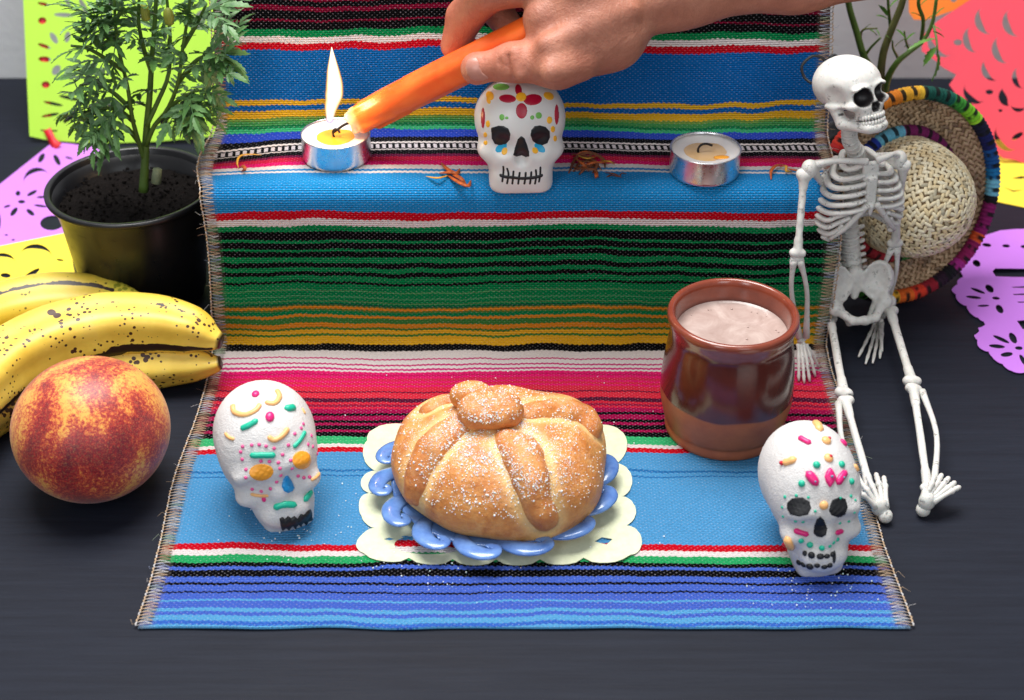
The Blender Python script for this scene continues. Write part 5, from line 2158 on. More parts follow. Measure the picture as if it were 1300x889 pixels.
# ================================================================== POTTED MARIGOLD (left)
pot_c = Vector((PY(166, 237, 792).x, 792, 1.5))
RIMZ = 74.0
plant = thing('potted_plant', 'bushy dark green marigold in a black plastic pot, left of the cloth', 'plant', pot_c)
m, nt, b = newmat('black_plastic')
co = objco(nt)
b.inputs['Base Color'].default_value = srgb(20, 20, 23) + (1,)
L(nt, ramp(nt, noise_n(nt, 50, 4, 0.6, co), [(0.3, (0.26,) * 3), (0.7, (0.42,) * 3)]), b.inputs['Roughness'])
bump(nt, b, noise_n(nt, 200, 3, 0.6, co), 0.08, 0.0005)
M_POT = m
q = MB()
q.lathe([(0.01, 0), (33, 0), (34.5, 1), (41.5, 58), (42.2, 58.6), (42.6, 62), (43.0, 62.4), (44.6, 70.6), (48.0, 71.0), (48.6, 71.8), (48.6, 73.4), (47.8, 74.2), (45.8, 74.2), (45.0, 73.2), (43.4, 63), (42, 56), (36, 6), (0.01, 5)], pot_c, 96)
q.build('pot', M_POT, plant)
m, nt, b = newmat('potting_soil')
co = objco(nt)
b.inputs['Specular IOR Level'].default_value = 0.15
L(nt, ramp(nt, noise_n(nt, 380, 5, 0.75, co), [(0.3, (0.003, 0.002, 0.002)), (0.6, (0.010, 0.007, 0.006)), (0.85, (0.045, 0.03, 0.026))]), b.inputs['Base Color'])
b.inputs['Roughness'].default_value = 0.9
bump(nt, b, noise_n(nt, 300, 5, 0.75, co), 1.0, 0.003)
M_SOIL = m
q = MB()
prf = [(r, 62 + 1.0 * math.cos(r * .2)) for r in np.linspace(0.01, 43, 30)]


def soilwob(p, a, j):
    return Vector((p.x, p.y, p.z + 1.5 * mnoise.noise(Vector((p.x * .12, p.y * .12, 1))) + .8 * mnoise.noise(Vector((p.x * .5, p.y * .5, 4)))))


q.lathe(prf, pot_c, 90, None, soilwob)
soil = q.build('soil', M_SOIL, plant)
q = MB()
for i in range(420):
    a, r = random.uniform(0, 6.28), 42 * math.sqrt(random.random())
    s_ = random.uniform(.4, 1.3)
    q.ball(pot_c + Vector((r * math.cos(a), r * math.sin(a), 63.2 + random.uniform(-.5, .6))), (s_, s_ * random.uniform(.6, 1), s_ * .7), Euler((random.random() * 3,) * 3).to_matrix(), 6, 4)
tag(q.build('soil_crumbs', M_SOIL, plant), kind='stuff')

m, nt, b = newmat('marigold_leaf')
co = objco(nt)
oi = N(nt, 'ShaderNodeObjectInfo')
n1 = noise_n(nt, 90, 3, 0.6, co)
c1 = ramp(nt, n1, [(0.3, srgb(42, 86, 36)), (0.7, srgb(88, 136, 58))])
c2 = mixc(nt, oi.outputs['Random'], c1, ramp(nt, n1, [(0.3, srgb(58, 98, 58)), (0.7, srgb(108, 146, 90))]))
L(nt, c2, b.inputs['Base Color'])
b.inputs['Roughness'].default_value = 0.48
b.inputs['Specular IOR Level'].default_value = 0.6
bump(nt, b, noise_n(nt, 500, 3, 0.6, co), 0.3, 0.0004)
M_LEAF = m
m_stem = mat_simple('green_stem', srgb(84, 112, 44), 0.5, 0.25, 90)
m_stemb = mat_simple('brown_green_stem', srgb(92, 92, 48), 0.55, 0.3, 90)


def leaflet(mb, base, d, side, nrm, ln, wd, teeth=5, curl=0.15):
    """toothed lance-shaped leaflet with a folded midrib"""
    n = teeth * 2
    mid, lf, rt = [], [], []
    for i in range(n + 1):
        t = i / n
        w = wd * (math.sin(math.pi * min(1, t * 0.93 + 0.07)) ** 0.8) * (1.0 if i % 2 == 0 else 0.72)
        if i == n:
            w = 0.02
        c = base + d * (ln * t) - nrm * (curl * ln * t * t)
        sh = d * (wd * .25 if i % 2 == 0 else 0)
        mid.append(c - nrm * 0.12 * wd)
        lf.append(c + side * w + sh + nrm * 0.16 * w)
        rt.append(c - side * w + sh + nrm * 0.16 * w)
    vs = mid + lf + rt
    k = n + 1
    fs = []
    for i in range(n):
        fs.append((i, i + 1, k + i + 1, k + i))
        fs.append((i, 2 * k + i, 2 * k + i + 1, i + 1))
    mb.add(vs, fs)


def leaf_mesh(name, ln, pairs, wl, seed, bend=0.35):
    """a feathered leaf growing along +X in its own metres, face up +Z"""
    rs = random.Random(seed)
    mb = MB()
    rach = [Vector((ln * t, 0, -bend * ln * t * t)) for t in np.linspace(0, 1, 9)]
    mb.tube(rach, lerps([.55, .45, .3], 9), 5)
    for i in range(pairs):
        t = 0.22 + 0.70 * i / max(1, pairs - 1)
        p = Vector((ln * t, 0, -bend * ln * t * t))
        for s in (-1, 1):
            a = math.radians(rs.uniform(38, 58)) * s
            d = Vector((math.cos(a), math.sin(a), rs.uniform(-.35, .15) - bend * t)).normalized()
            nr = Vector((0.1, -.25 * s, 1)).normalized()
            sd = nr.cross(d).normalized()
            L_ = ln * wl * (0.55 + 0.6 * math.sin(math.pi * (t * .85 + .1))) * rs.uniform(.85, 1.15)
            leaflet(mb, p, d, sd, nr, L_, L_ * 0.2, 4, rs.uniform(0.05, .4))
    d = Vector((1, 0, -2 * bend)).normalized()
    leaflet(mb, rach[-1], d, Vector((0, 1, 0)), Vector((2 * bend, 0, 1)).normalized(), ln * wl * 1.3, ln * wl * .25, 5, .3)
    me = bpy.data.meshes.new(name)
    me.from_pydata([tuple(Vector(v) * 0.001) for v in mb.v], [], mb.f)
    me.materials.append(M_LEAF)
    return me


leafs = [leaf_mesh('feathered_leaf', 30, 4, .46, 1), leaf_mesh('feathered_leaf', 26, 3, .56, 2, .2), leaf_mesh('feathered_leaf', 34, 4, .42, 3, .5), leaf_mesh('feathered_leaf', 24, 2, .75, 4, .3)]


def put_leaf(me, base, tip, parent, roll=0.0, name='leaf', size=None):
    base, tip = Vector(base), Vector(tip)
    d = tip - base
    ln = d.length
    x = d.normalized()
    y = Vector((0, 0, 1)).cross(x)
    if y.length < .05:
        y = Vector((1, 0, 0))
    y.normalize()
    z = x.cross(y)
    R = Matrix((x, y, z)).transposed() @ Matrix.Rotation(roll, 3, 'X')
    o = bpy.data.objects.new(name, me)
    COL.objects.link(o)
    o.parent = parent
    sc = size if size else ln / 30
    o.matrix_local = Matrix.Translation(base * 0.001 - root_loc(parent)) @ R.to_4x4() @ Matrix.Diagonal((sc, sc, sc, 1))
    return o


DP = (pot_c - CAM).dot(FWD)
root_p = PY(183, 243, 786)
main_stem = [PY(182, 243, 786), PY(184, 205, 788), PY(186, 165, 790), PY(190, 120, 790), PY(193, 70, 790), PY(197, 20, 788), PY(200, -50, 786)]
q = MB()
q.tube(spline(main_stem, 30), lerps([2.9, 2.3, 2.0, 1.7, 1.4, 1.2, .9], 30), 9)
q.build('stem', m_stem, plant)
branches = [([(184, 205), (176, 180), (168, 150), (162, 110), (150, 60), (146, 20), (144, -40)], 776), ([(185, 185), (196, 160), (212, 140), (226, 105), (232, 60), (240, 10), (244, -40)], 782), ([(186, 160), (200, 130), (214, 95), (216, 50), (213, 10), (208, -40)], 800),
            ([(170, 155), (150, 140), (125, 138), (100, 150)], 770), ([(168, 140), (140, 115), (112, 105), (92, 120)], 778), ([(158, 90), (135, 75), (112, 62), (90, 58)], 775), ([(212, 140), (230, 125), (250, 115)], 774), ([(226, 105), (246, 80), (262, 72), (285, 78)], 778),
            ([(176, 180), (160, 162), (140, 158), (124, 165)], 768), ([(205, 150), (222, 140), (238, 136)], 768), ([(150, 60), (130, 40), (122, 20)], 784), ([(232, 60), (250, 30), (262, 5)], 784), ([(192, 90), (182, 60), (176, 25), (178, -20)], 776)]
bpts = []
for pts, Y in branches:
    n = len(pts)
    P3 = []
    for i, (x, y) in enumerate(pts):
        P3.append(PY(x, y, 788 + (Y - 788) * (i / (n - 1))))
    s3 = spline(P3, 18)
    q = MB()
    q.tube(s3, lerps([1.5, 1.1, .7], 18), 7)
    q.build('branch', m_stem, plant)
    bpts.append(s3)
rs = random.Random(11)
p_z_low = lambda p: p.z < 125
nleaf = 0
for s3 in bpts + [spline(main_stem, 18)]:
    for i in range(5, 18, 2):
        for rep in range(2):
            if rs.random() < (.55 if p_z_low(s3[i]) else .15):
                continue
            p = s3[i]
            if p.z < 78:
                continue
            a = rs.uniform(0, 2 * math.pi)
            el = rs.uniform(-0.1, 0.85)
            out = Vector((math.cos(a) * math.cos(el), math.sin(a) * math.cos(el) * 0.9 - 0.1, math.sin(el)))
            # outward from the middle of the bush
            cdir = (p - PY(190, 100, 790))
            cdir.y *= 0.4
            out = (out + cdir.normalized() * 0.8).normalized()
            ln = rs.uniform(11, 21)
            tip = p + out * ln
            qx = CX + FPX * (tip - CAM).dot(RGT) / (tip - CAM).dot(FWD)
            if tip.z < 113 and rs.random() < .85:
                continue
            if qx > 292 or qx < 82:
                continue
            put_leaf(rs.choice(leafs), p, tip, plant, rs.uniform(-.7, .7))
            nleaf += 1
for bx, by, tx, ty, Y in [(128, 62, 76, 56, 770), (138, 70, 118, 96, 766), (262, 72, 306, 80, 770), (255, 78, 292, 126, 768), (240, 68, 300, 60, 776), (110, 108, 88, 140, 768), (150, 140, 118, 170, 766), (262, 92, 290, 88, 764), (150, 28, 122, 36, 776), (150, 45, 132, 100, 768),
                          (250, 20, 285, 28, 776), (160, 20, 130, -6, 776)]:
    a_, b_ = PY(bx, by, Y + 6), PY(tx, ty, Y - 2)
    put_leaf(leafs[0 if (bx + ty) % 2 else 1], a_, b_, plant, rs.uniform(-.5, .5), size=max(.6, (b_ - a_).length / 36))
# buds and one yellow bloom at the very top edge
for x, y, r, c in [(214, 20, 2.6, 'bud'), (184, 14, 2.3, 'bud')]:
    q = MB()
    p = PY(x, y, 770)

    def ribs_(an, t):
        return 1 + .10 * math.cos(an * 8)
    q.tube([p + Vector((0, 0, z)) for z in (-5.5, -4.5, -2.4, 0, 2.4, 3.8, 4.4)], [.9, 2.2, r * .95, r, r * .85, r * .5, .3], 24, shape=ribs_)
    q.build('bud', mat_simple('bud_green', srgb(130, 138, 50), 0.5, 0.3, 200), plant)
q = MB()
p = PY(266, 0, 776)
for i in range(14):
    a = i * 2.4
    r_ = 1 + i * .09
    d = Vector((math.cos(a), math.sin(a), .9 - i * .02)).normalized()
    leaflet(q, p, d, d.cross(Vector((0, 0, 1))).normalized(), Vector((0, 0, 1)), 2.6, 1.0, 2, .3)
q.build('bloom', mat_simple('yellow_petal', srgb(250, 200, 30), 0.5), plant)
q = MB()
q.tube([PY(198, 232, 778), PY(200, 215, 779)], [3.0, 2.6], 10)
q.build('cut_stub', mat_simple('pale_stub', srgb(120, 130, 100), 0.7, .3, 200), plant)

# ================================================================== PLANT BEHIND THE HAT (right)
rp = Vector((PY(1118, 160, 885).x, 888, 0))
plant2 = thing('potted_plant', 'sparse stemmy green plant growing up behind the skeleton and the sombrero', 'plant', rp)
q = MB()
q.lathe([(0.01, 0), (27, 0), (28, 1), (34, 50), (36.5, 52), (36.8, 55), (35.2, 55.6), (33.8, 54), (32, 46), (0.01, 46)], rp, 64)
q.build('pot', M_POT, plant2)
q = MB()
q.lathe([(0.01, 47.2), (20, 47.4), (32.5, 47)], rp, 48, None, lambda p, a, j: p)
q.build('soil', M_SOIL, plant2)
st2 = [([(1128, 150), (1112, 100), (1097, 72), (1088, 42), (1078, 8), (1072, -30)], [2.6, 2.4, 2.2, 2.1, 1.9, 1.7], m_stem, 884), ([(1124, 150), (1118, 110), (1121, 70), (1131, 40), (1145, 5), (1152, -30)], [3, 2.7, 2.4, 2.2, 2.1, 1.9], m_stemb, 878),
       ([(1122, 130), (1127, 100), (1140, 78), (1160, 62), (1172, 52), (1184, 28), (1190, -10)], [2.4, 2.2, 1.8, 1.4, 1.2, 1.1, 1.0], m_stem, 874), ([(1131, 40), (1128, 10), (1126, -25)], [1.1, .9, .7], m_stem, 876),
       ([(1170, 50), (1172, 25), (1166, 5), (1170, -20)], [1.3, 1.2, 1.1, 1], m_stem, 876), ([(1097, 72), (1106, 60), (1118, 48)], [1.1, .8, .6], m_stem, 876), ([(1092, 50), (1096, 38), (1114, 36)], [.8, .7, .5], m_stemb, 878),
       ([(1141, 76), (1134, 62), (1133, 52)], [.9, .7, .5], m_stem, 872), ([(1184, 28), (1188, 45), (1190, 62), (1190, 72)], [.9, .7, .6, .5], m_stem, 868), ([(1155, 66), (1150, 52), (1148, 40)], [.9, .7, .5], m_stem, 872)]
shoots = []
for pts, rad, mt, Y in st2:
    P3 = spline([PY(x, y, 888 + (Y - 888) * min(1, i / 2)) for i, (x, y) in enumerate(pts)], 20)
    q = MB()
    q.tube(P3, lerps(rad, 20), 9)
    q.build('stem', mt, plant2)
    shoots.append(P3)


def lance(name, ln, wd, teeth):
    mb = MB()
    leaflet(mb, Vector((0, 0, 0)), Vector((1, 0, 0)), Vector((0, 1, 0)), Vector((0, 0, 1)), ln, wd, teeth, .25)
    me = bpy.data.meshes.new(name)
    me.from_pydata([tuple(Vector(v) * 0.001) for v in mb.v], [], mb.f)
    return me


m_lf2 = mat_simple('bright_leaf', srgb(92, 140, 52), 0.45, 0.25, 120)
l_me = lance('lance_leaf', 30, 5.0, 6)
l_me.materials.append(m_lf2)
l_me2 = lance('broad_leaf', 30, 7.6, 5)
l_me2.materials.append(m_lf2)
for a_, b_, me_, Y in [((1188, 49), (1152, 55), l_me, 868), ((1189, 60), (1170, 80), l_me2, 866), ((1191, 68), (1192, 102), l_me2, 866), ((1184, 40), (1200, 44), l_me, 866), ((1183, 33), (1196, 36), l_me, 868), ((1126, 20), (1118, 2), l_me, 876), ((1128, 12), (1137, -4), l_me, 876),
                       ((1113, 45), (1108, 36), l_me2, 876), ((1096, 40), (1102, 28), l_me, 876), ((1112, 37), (1118, 44), l_me2, 876), ((1134, 55), (1128, 42), l_me, 872), ((1136, 60), (1146, 46), l_me, 872), ((1150, 50), (1143, 36), l_me, 872), ((1150, 52), (1158, 40), l_me, 872),
                       ((1170, 22), (1160, 12), l_me, 872), ((1172, 30), (1182, 16), l_me, 872), ((1128, 25), (1116, 16), l_me, 874), ((1096, 72), (1094, 62), l_me, 876), ((1186, 22), (1194, 8), l_me, 868), ((1168, 8), (1176, -4), l_me, 870), ((1148, 60), (1156, 54), l_me, 870)]:
    A_, B_ = PY(*a_, Y), PY(*b_, Y - 3)
    put_leaf(me_, A_, B_, plant2, random.uniform(-.8, .8))
# ================================================================== TEALIGHTS
m, nt, b = newmat('thin_aluminium')
co = objco(nt)
b.inputs['Metallic'].default_value = 1.0
b.inputs['Base Color'].default_value = (0.82, 0.83, 0.86, 1)
L(nt, ramp(nt, noise_n(nt, 200, 3, 0.6, co), [(0.3, (0.22,) * 3), (0.7, (0.36,) * 3)]), b.inputs['Roughness'])
bump(nt, b, noise_n(nt, 60, 2, 0.5, co), 0.1, 0.001)
M_ALU = m
m, nt, b = newmat('white_wax')
co = objco(nt)
L(nt, ramp(nt, noise_n(nt, 60, 3, 0.6, co), [(0.3, (0.78, 0.72, 0.68)), (0.7, (0.84, 0.80, 0.76))]), b.inputs['Base Color'])
b.inputs['Roughness'].default_value = 0.4
b.inputs['Subsurface Weight'].default_value = 0.5
b.inputs['Subsurface Scale'].default_value = 0.006
b.inputs['Subsurface Radius'].default_value = (1, .8, .6)
M_WAX = m
m, nt, b = newmat('melted_wax')
co = objco(nt)
L(nt, ramp(nt, noise_n(nt, 120, 3, 0.6, co), [(0.35, srgb(236, 200, 150)), (0.7, srgb(226, 182, 120))]), b.inputs['Base Color'])
b.inputs['Roughness'].default_value = 0.12
b.inputs['Coat Weight'].default_value = 0.5
M_POOL = m
m, nt, b = newmat('flame_tinted_wax')
b.inputs['Base Color'].default_value = srgb(248, 168, 50) + (1,)  # white wax tinted orange: the flame's glow is put into the colour
b.inputs['Roughness'].default_value = 0.1
b.inputs['Coat Weight'].default_value = 0.6
M_POOL2 = m
m_wick = mat_simple('charred_wick', srgb(24, 18, 18), 0.8)
RT, HT = 19.0, 14.5


def tealight(px, py, label, pool_mat, pool_r, wick_pts):
    c = PZ(px, py, SH + 2.4 + HT)
    c.z = SH + 2.4
    t = thing('tealight', label, 'candle', c, 'tealights on the shelf')
    q = MB()
    q.lathe([(0.01, .4), (17.4, .4), (18.2, 0), (18.9, .8), (19.0, 2), (19.0, HT - 1), (19.35, HT - .3), (19.3, HT + .1), (18.8, HT + .1), (18.5, HT - .6), (18.4, 2), (0.01, 1.6)], c, 96)
    q.build('metal_cup', M_ALU, t)
    q = MB()
    q.lathe([(0.01, HT - 3.0), (pool_r * .8, HT - 2.9), (pool_r, HT - 2.5), (pool_r + 1.6, HT - 1.9), (17, HT - 1.5), (18.45, HT - .8), (18.45, HT - 8)], c, 72, None,
            lambda p, a, j: Vector((p.x, p.y, p.z + .25 * mnoise.noise(Vector((p.x * .2, p.y * .2, 3))))))
    q.build('wax', M_WAX, t)
    q = MB()
    q.lathe([(0.01, HT - 2.35), (pool_r * .7, HT - 2.35), (pool_r + .3, HT - 2.3)], c, 60, None, lambda p, a, j: Vector((p.x * (1 + .12 * math.sin(a * 2 + 1) + .05 * math.sin(a * 5)), p.y * (1 + .1 * math.sin(a * 3)), p.z)))
    q.build('melted_pool', pool_mat, t)
    q = MB()
    q.tube(spline([c + Vector(w) for w in wick_pts], 14), .65, 7)
    q.build('wick', m_wick, t)
    return t, c


tl1, c1_ = tealight(426, 169, 'lit tealight with a tall flame, touched by the orange candle', M_POOL2, 10, [(-1, 0, HT - 3), (-1.4, 0, HT + .5), (-.4, .3, HT + 2.2), (1.6, 0, HT + 1.8), (2.4, -.8, HT + .4)])
tl2, c2_ = tealight(896, 187.5, 'unlit tealight with a curled black wick, between the dried petals and the skeleton', M_POOL, 11, [(-4, -1, HT - 2.5), (-4.2, -1, HT - .3), (-2.6, -.6, HT + 2.0), (.6, -.3, HT + 2.4), (3.4, -.4, HT + 1.4)])
q = MB()
q.ball(c2_ + Vector((8, -7.5, HT - 2)), (4.5, 2.5, .6), None, 14, 6)
q.build('melted_spill', M_POOL2, tl2)

# flame
m = bpy.data.materials.new('candle_flame')
m.use_nodes = True
nt = m.node_tree
nt.nodes.clear()
out = N(nt, 'ShaderNodeOutputMaterial')
em = N(nt, 'ShaderNodeEmission')
tc = N(nt, 'ShaderNodeTexCoord')
sx = N(nt, 'ShaderNodeSeparateXYZ')
L(nt, tc.outputs['Generated'], sx.inputs[0])
lw = N(nt, 'ShaderNodeLayerWeight')
lw.inputs['Blend'].default_value = 0.5
core = ramp(nt, lw.outputs['Facing'], [(0.0, (1.0, 0.94, 0.78)), (0.35, (1.0, 0.86, 0.5)), (0.62, (1.0, 0.5, 0.12)), (1.0, (0.9, 0.25, 0.04))])
L(nt, mixc(nt, ramp(nt, sx.outputs[2], [(0.0, (1,) * 3), (0.16, (0.0,) * 3)]), core, (0.55, 0.42, 0.75)), em.inputs[0])
L(nt, math_n(nt, 'ADD', 0.7, math_n(nt, 'MULTIPLY', ramp(nt, lw.outputs['Facing'], [(0.2, (1,) * 3), (0.7, (0,) * 3)]), 1.6)), em.inputs[1])
tr = N(nt, 'ShaderNodeBsdfTransparent')
mx = N(nt, 'ShaderNodeMixShader')
L(nt, math_n(nt, 'POWER', lw.outputs['Facing'], 1.9), mx.inputs[0])
L(nt, em.outputs[0], mx.inputs[1])
L(nt, tr.outputs[0], mx.inputs[2])
L(nt, mx.outputs[0], out.inputs[0])
Yf = c1_.y
fl = [PY(x, y, Yf) for x, y in [(418.5, 155), (420, 138), (424, 121), (424.5, 106), (423, 90), (422, 75), (421, 60)]]
q = MB()
q.tube(spline(fl, 30), lerps([1.8, 3.9, 5.6, 5.2, 3.9, 2.1, 0.15], 30), 20, flat=.9)
q.build('flame', m, tl1)
pl_ = bpy.data.lights.new('flame_light', 'POINT')
pl_.energy = 0.09
pl_.color = (1.0, 0.62, 0.28)
pl_.shadow_soft_size = 0.005
plo = bpy.data.objects.new('flame_light', pl_)
COL.objects.link(plo)
plo.location = PY(421, 118, Yf - 7) * 0.001

# ================================================================== ORANGE CANDLE
m, nt, b = newmat('orange_wax')
co = objco(nt)
at = N(nt, 'ShaderNodeAttribute', attribute_name='pale')
n1 = noise_n(nt, 55, 4, 0.6, co)
cc = ramp(nt, n1, [(0.3, srgb(250, 92, 26)), (0.7, srgb(255, 122, 48))])
L(nt, mixc(nt, at.outputs['Fac'], cc, srgb(255, 214, 176)), b.inputs['Base Color'])
b.inputs['Roughness'].default_value = 0.33
b.inputs['Subsurface Weight'].default_value = 0.3
b.inputs['Subsurface Radius'].default_value = (1, .4, .15)
b.inputs['Subsurface Scale'].default_value = 0.005
bump(nt, b, noise_n(nt, 110, 3, 0.6, co), 0.15, 0.001)
M_OW = m
ct = PD(449, 155, 856)
ce = PD(664, 47, 810)
cdir = (ce - ct).normalized()
upc = (DWN * -1 - cdir * cdir.dot(DWN * -1)).normalized()


def f_cand(p):
    q = p - A(ct)
    t = q @ A(cdir)
    r = 9.2 - 2.6 * np.clip(1 - t / 26, 0, 1) ** 1.5
    rad = q - t[:, None] * A(cdir)
    ang = np.arctan2(rad @ A(upc), rad @ A(cdir.cross(upc)))
    d = np.linalg.norm(rad, axis=1) - r
    # faint facets and melted runs
    d -= 0.35 * np.cos(ang * 6 + 0.4) * np.clip((t - 30) / 20, 0, 1)
    d = np.maximum(d, -(t + 1.0 + 1.2 * np.sin(ang * 3)))
    d = np.maximum(d, t - (ce - ct).length - 10)
    side = cdir.cross(upc)
    for a0, t0, t1_, rr in ((0.6, 4, 30, 2.0), (2.2, 2, 40, 1.8), (-1.2, 6, 26, 2.6), (1.3, 8, 52, 1.3), (-1.7, 14, 34, 1.9), (1.0, 40, 96, .9)):
        dr = side * math.cos(a0) + upc * math.sin(a0)
        ra_ = lambda tt: 9.0 - 2.6 * max(0, 1 - tt / 26) ** 1.5
        d = smin(d, s_cap(p, ct + cdir * t0 + dr * (ra_(t0) - .3), ct + cdir * t1_ + dr * (ra_(t1_) - .4), rr * 1.15, rr * .55), 1.4)
    # hollowed melting top
    d = smax(d, -s_sph(p, ct - cdir * 2.5, 4.2), 1.2)
    return d


pts = [ct - cdir * 3, ce + cdir * 42]
lo = [min(p[i] for p in pts) - 14 for i in range(3)]
hi = [max(p[i] for p in pts) + 14 for i in range(3)]
cand = thing('orange_candle', 'orange wax candle held in the hand, tilted down to the lit tealight', 'candle', ct)


def a_cand(v):
    t = (v - A(ct)) @ A(cdir)
    return {'pale': np.clip(1 - t / 7.0, 0, 1) * .9}


sdf_obj('wax_body', f_cand, lo, hi, 1.0, M_OW, cand, a_cand)
q = MB()
w0 = ct + cdir * 1
w1 = PD(424, 168, 858)
q.tube(spline([w0, w0.lerp(w1, .5) + Vector((0, 0, 1.2)), w1], 10), .75, 7)
q.build('wick', m_wick, cand)

# ================================================================== HAND
H_ = {k: PD(*v) for k, v in {
    'thT': (606, 87, 803), 'thI': (652, 79, 797), 'thM': (708, 80, 792), 'thC': (776, 48, 802),
    'inT': (578, 58, 838), 'inD': (590, 22, 826), 'inP': (622, -14, 803), 'inM': (735, -34, 793),
    'miT': (648, 36, 846), 'miD': (622, 4, 842), 'miP': (634, -52, 826), 'miM': (745, -80, 797),
    'riT': (668, -40, 838), 'riD': (640, -80, 838), 'riP': (650, -120, 826), 'riM': (760, -112, 806),
    'piT': (700, -62, 842), 'piD': (672, -98, 846), 'piP': (680, -135, 838), 'piM': (776, -132, 818),
    'web': (692, 24, 796), 'plm': (752, 22, 803), 'plm2': (770, -50, 808), 'wr': (868, -14, 812), 'wr2': (862, -52, 814), 'fa': (1010, -46, 816), 'fb': (1250, -100, 820), 'fc': (1480, -150, 824)}.items()}


def f_hand(p):
    h = H_
    th = union([s_cap(p, h['thT'], h['thI'], 7.4, 9.4), s_cap(p, h['thI'], h['thM'], 9.6, 12.4), s_cap(p, h['thM'], h['thC'], 12.6, 15.5)], 5)
    th = smin(th, s_sph(p, h['thT'] + (h['thT'] - h['thI']).normalized() * .4, 8.0), 3)
    ix = union([s_cap(p, h['inT'], h['inD'], 8.0, 9.6), s_cap(p, h['inD'], h['inP'], 9.6, 11.2), s_cap(p, h['inP'], h['inM'], 11.4, 13.5)], 3)
    palm = union([s_cap(p, h['thC'], h['inM'], 15, 14), s_cap(p, h['inM'], h['miM'], 13.5, 13.5), s_cap(p, h['miM'], h['riM'], 13, 12.5), s_cap(p, h['riM'], h['piM'], 12.5, 12), s_cap(p, h['web'], h['plm'], 11.5, 18),
                  s_cap(p, h['plm'], h['wr'], 19, 17.5), s_cap(p, h['plm2'], h['wr2'], 19, 17), s_cap(p, h['piM'], h['wr2'], 13, 16), s_cap(p, h['plm'], h['plm2'], 17, 17)], 12)
    arm = union([s_cap(p, h['wr'], h['fa'], 17.8, 22), s_cap(p, h['wr2'], h['fa'], 17.5, 22), s_cap(p, h['fa'], h['fb'], 23.5, 33), s_cap(p, h['fb'], h['fc'], 33, 38)], 10)
    d = smin(smin(palm, arm, 14), th, 9)
    d = smin(d, ix, 4.5)
    fs = []
    for k in ('mi', 'ri', 'pi'):
        r = 9.0 if k != 'pi' else 7.8
        f = union([s_cap(p, h[k + 'T'], h[k + 'D'], r - 1.2, r), s_cap(p, h[k + 'D'], h[k + 'P'], r, r + 1), s_cap(p, h[k + 'P'], h[k + 'M'], r + 1.2, r + 3)], 3)
        d = smin(d, f, 3)
    # tendons, knuckle and the fold of the web
    for a, b_, r1, r2, k in (((694, 56, 781), (800, 12, 786), 3.5, 3.0, 9), ((735, -18, 781), (846, -22, 794), 3.4, 2.6, 8), ((654, 66, 788), (660, 96, 788), 2.0, 2.0, 5), ((700, 92, 779), (742, 88, 788), 4.5, 4, 8), ((812, 6, 795), (880, -8, 796), 2.4, 2.6, 7)):
        d = smin(d, s_cap(p, PD(*a), PD(*b_), r1, r2), k)
    # creases
    for a, b_ in (((619, 14, 789), (598, 4, 796)), ((640, 98, 789), (642, 72, 787)), ((646, 100, 789), (648, 70, 787)), ((634, 98, 790), (635, 76, 789)), ((716, 112, 778), (713, 100, 773)), ((590, 36, 799), (570, 34, 800)), ((658, 46, 784), (630, 14, 786))):
        d = smax(d, -s_cap(p, PD(*a), PD(*b_), 1.0, .8), 1.4)
    return d


m, nt, b = newmat('skin')
co = objco(nt)
n1 = noise_n(nt, 34, 6, 0.68, co, .5)
n2 = noise_n(nt, 240, 5, 0.7, co)
at = N(nt, 'ShaderNodeAttribute', attribute_name='flush')
c1 = ramp(nt, n1, [(0.25, srgb(152, 92, 72)), (0.55, srgb(184, 122, 98)), (0.8, srgb(202, 144, 120))])
c1 = mixc(nt, ramp(nt, n2, [(0.4, (0, 0, 0)), (0.8, (0.5,) * 3)]), c1, srgb(158, 96, 76))
c1 = mixc(nt, at.outputs['Fac'], c1, srgb(208, 112, 84))
L(nt, c1, b.inputs['Base Color'])
b.inputs['Roughness'].default_value = 0.5
b.inputs['Subsurface Weight'].default_value = 0.22
b.inputs['Subsurface Radius'].default_value = (1, .35, .2)
b.inputs['Subsurface Scale'].default_value = 0.006
wv = N(nt, 'ShaderNodeTexVoronoi')
wv.inputs['Scale'].default_value = 520
wv.feature = 'DISTANCE_TO_EDGE'
L(nt, co, wv.inputs['Vector'])
n_1 = bump(nt, None, noise_n(nt, 70, 6, 0.72, co, .6), 0.55, 0.0022)
n_2 = bump(nt, None, noise_n(nt, 1.0, 3, 0.6, scaled(nt, co, (620, 160, 160))), 0.35, 0.0006, n_1)
bump(nt, b, wv.outputs[0], 0.35, 0.0004, n_2)
M_SKIN = m


def a_hand(v):
    g = np.zeros(len(v))
    for k, r in (('thT', 26), ('inT', 34), ('inD', 22), ('thI', 16)):
        g = np.maximum(g, np.exp(-(np.linalg.norm(v - A(H_[k]), axis=1) / r) ** 2) * (.6 if k == 'inT' else .42))
    return {'flush': g}


person = thing('person', 'bare light-skinned hand and forearm reaching in from the top right, holding the orange candle', 'person', H_['wr'])
pts = [H_[k] for k in H_]
lo = [min(p[i] for p in pts) - 40 for i in range(3)]
hi = [max(p[i] for p in pts) + 40 for i in range(3)]
hi[0] = min(hi[0], H_['fb'].x + 40)
oh = sdf_obj('hand_and_forearm', f_hand, lo, hi, 1.5, M_SKIN, person, a_hand)
BH = bvh_of(oh)
m_nail = mat_simple('nail', srgb(186, 128, 112), 0.3, 0.06, 200, 300, 0.05, sss=0.15)
Tn = TZ(540, 0, 7.11)
mb = poly_patch([Tn(*c) for c in [(372, 560), (392, 535), (430, 520), (468, 524), (486, 560), (492, 610), (515, 655), (560, 690), (572, 708), (525, 722), (460, 730), (410, 712), (375, 665), (362, 610)]], BH, 0.8, .35, .35)
mb.build('thumbnail', m_nail, person)

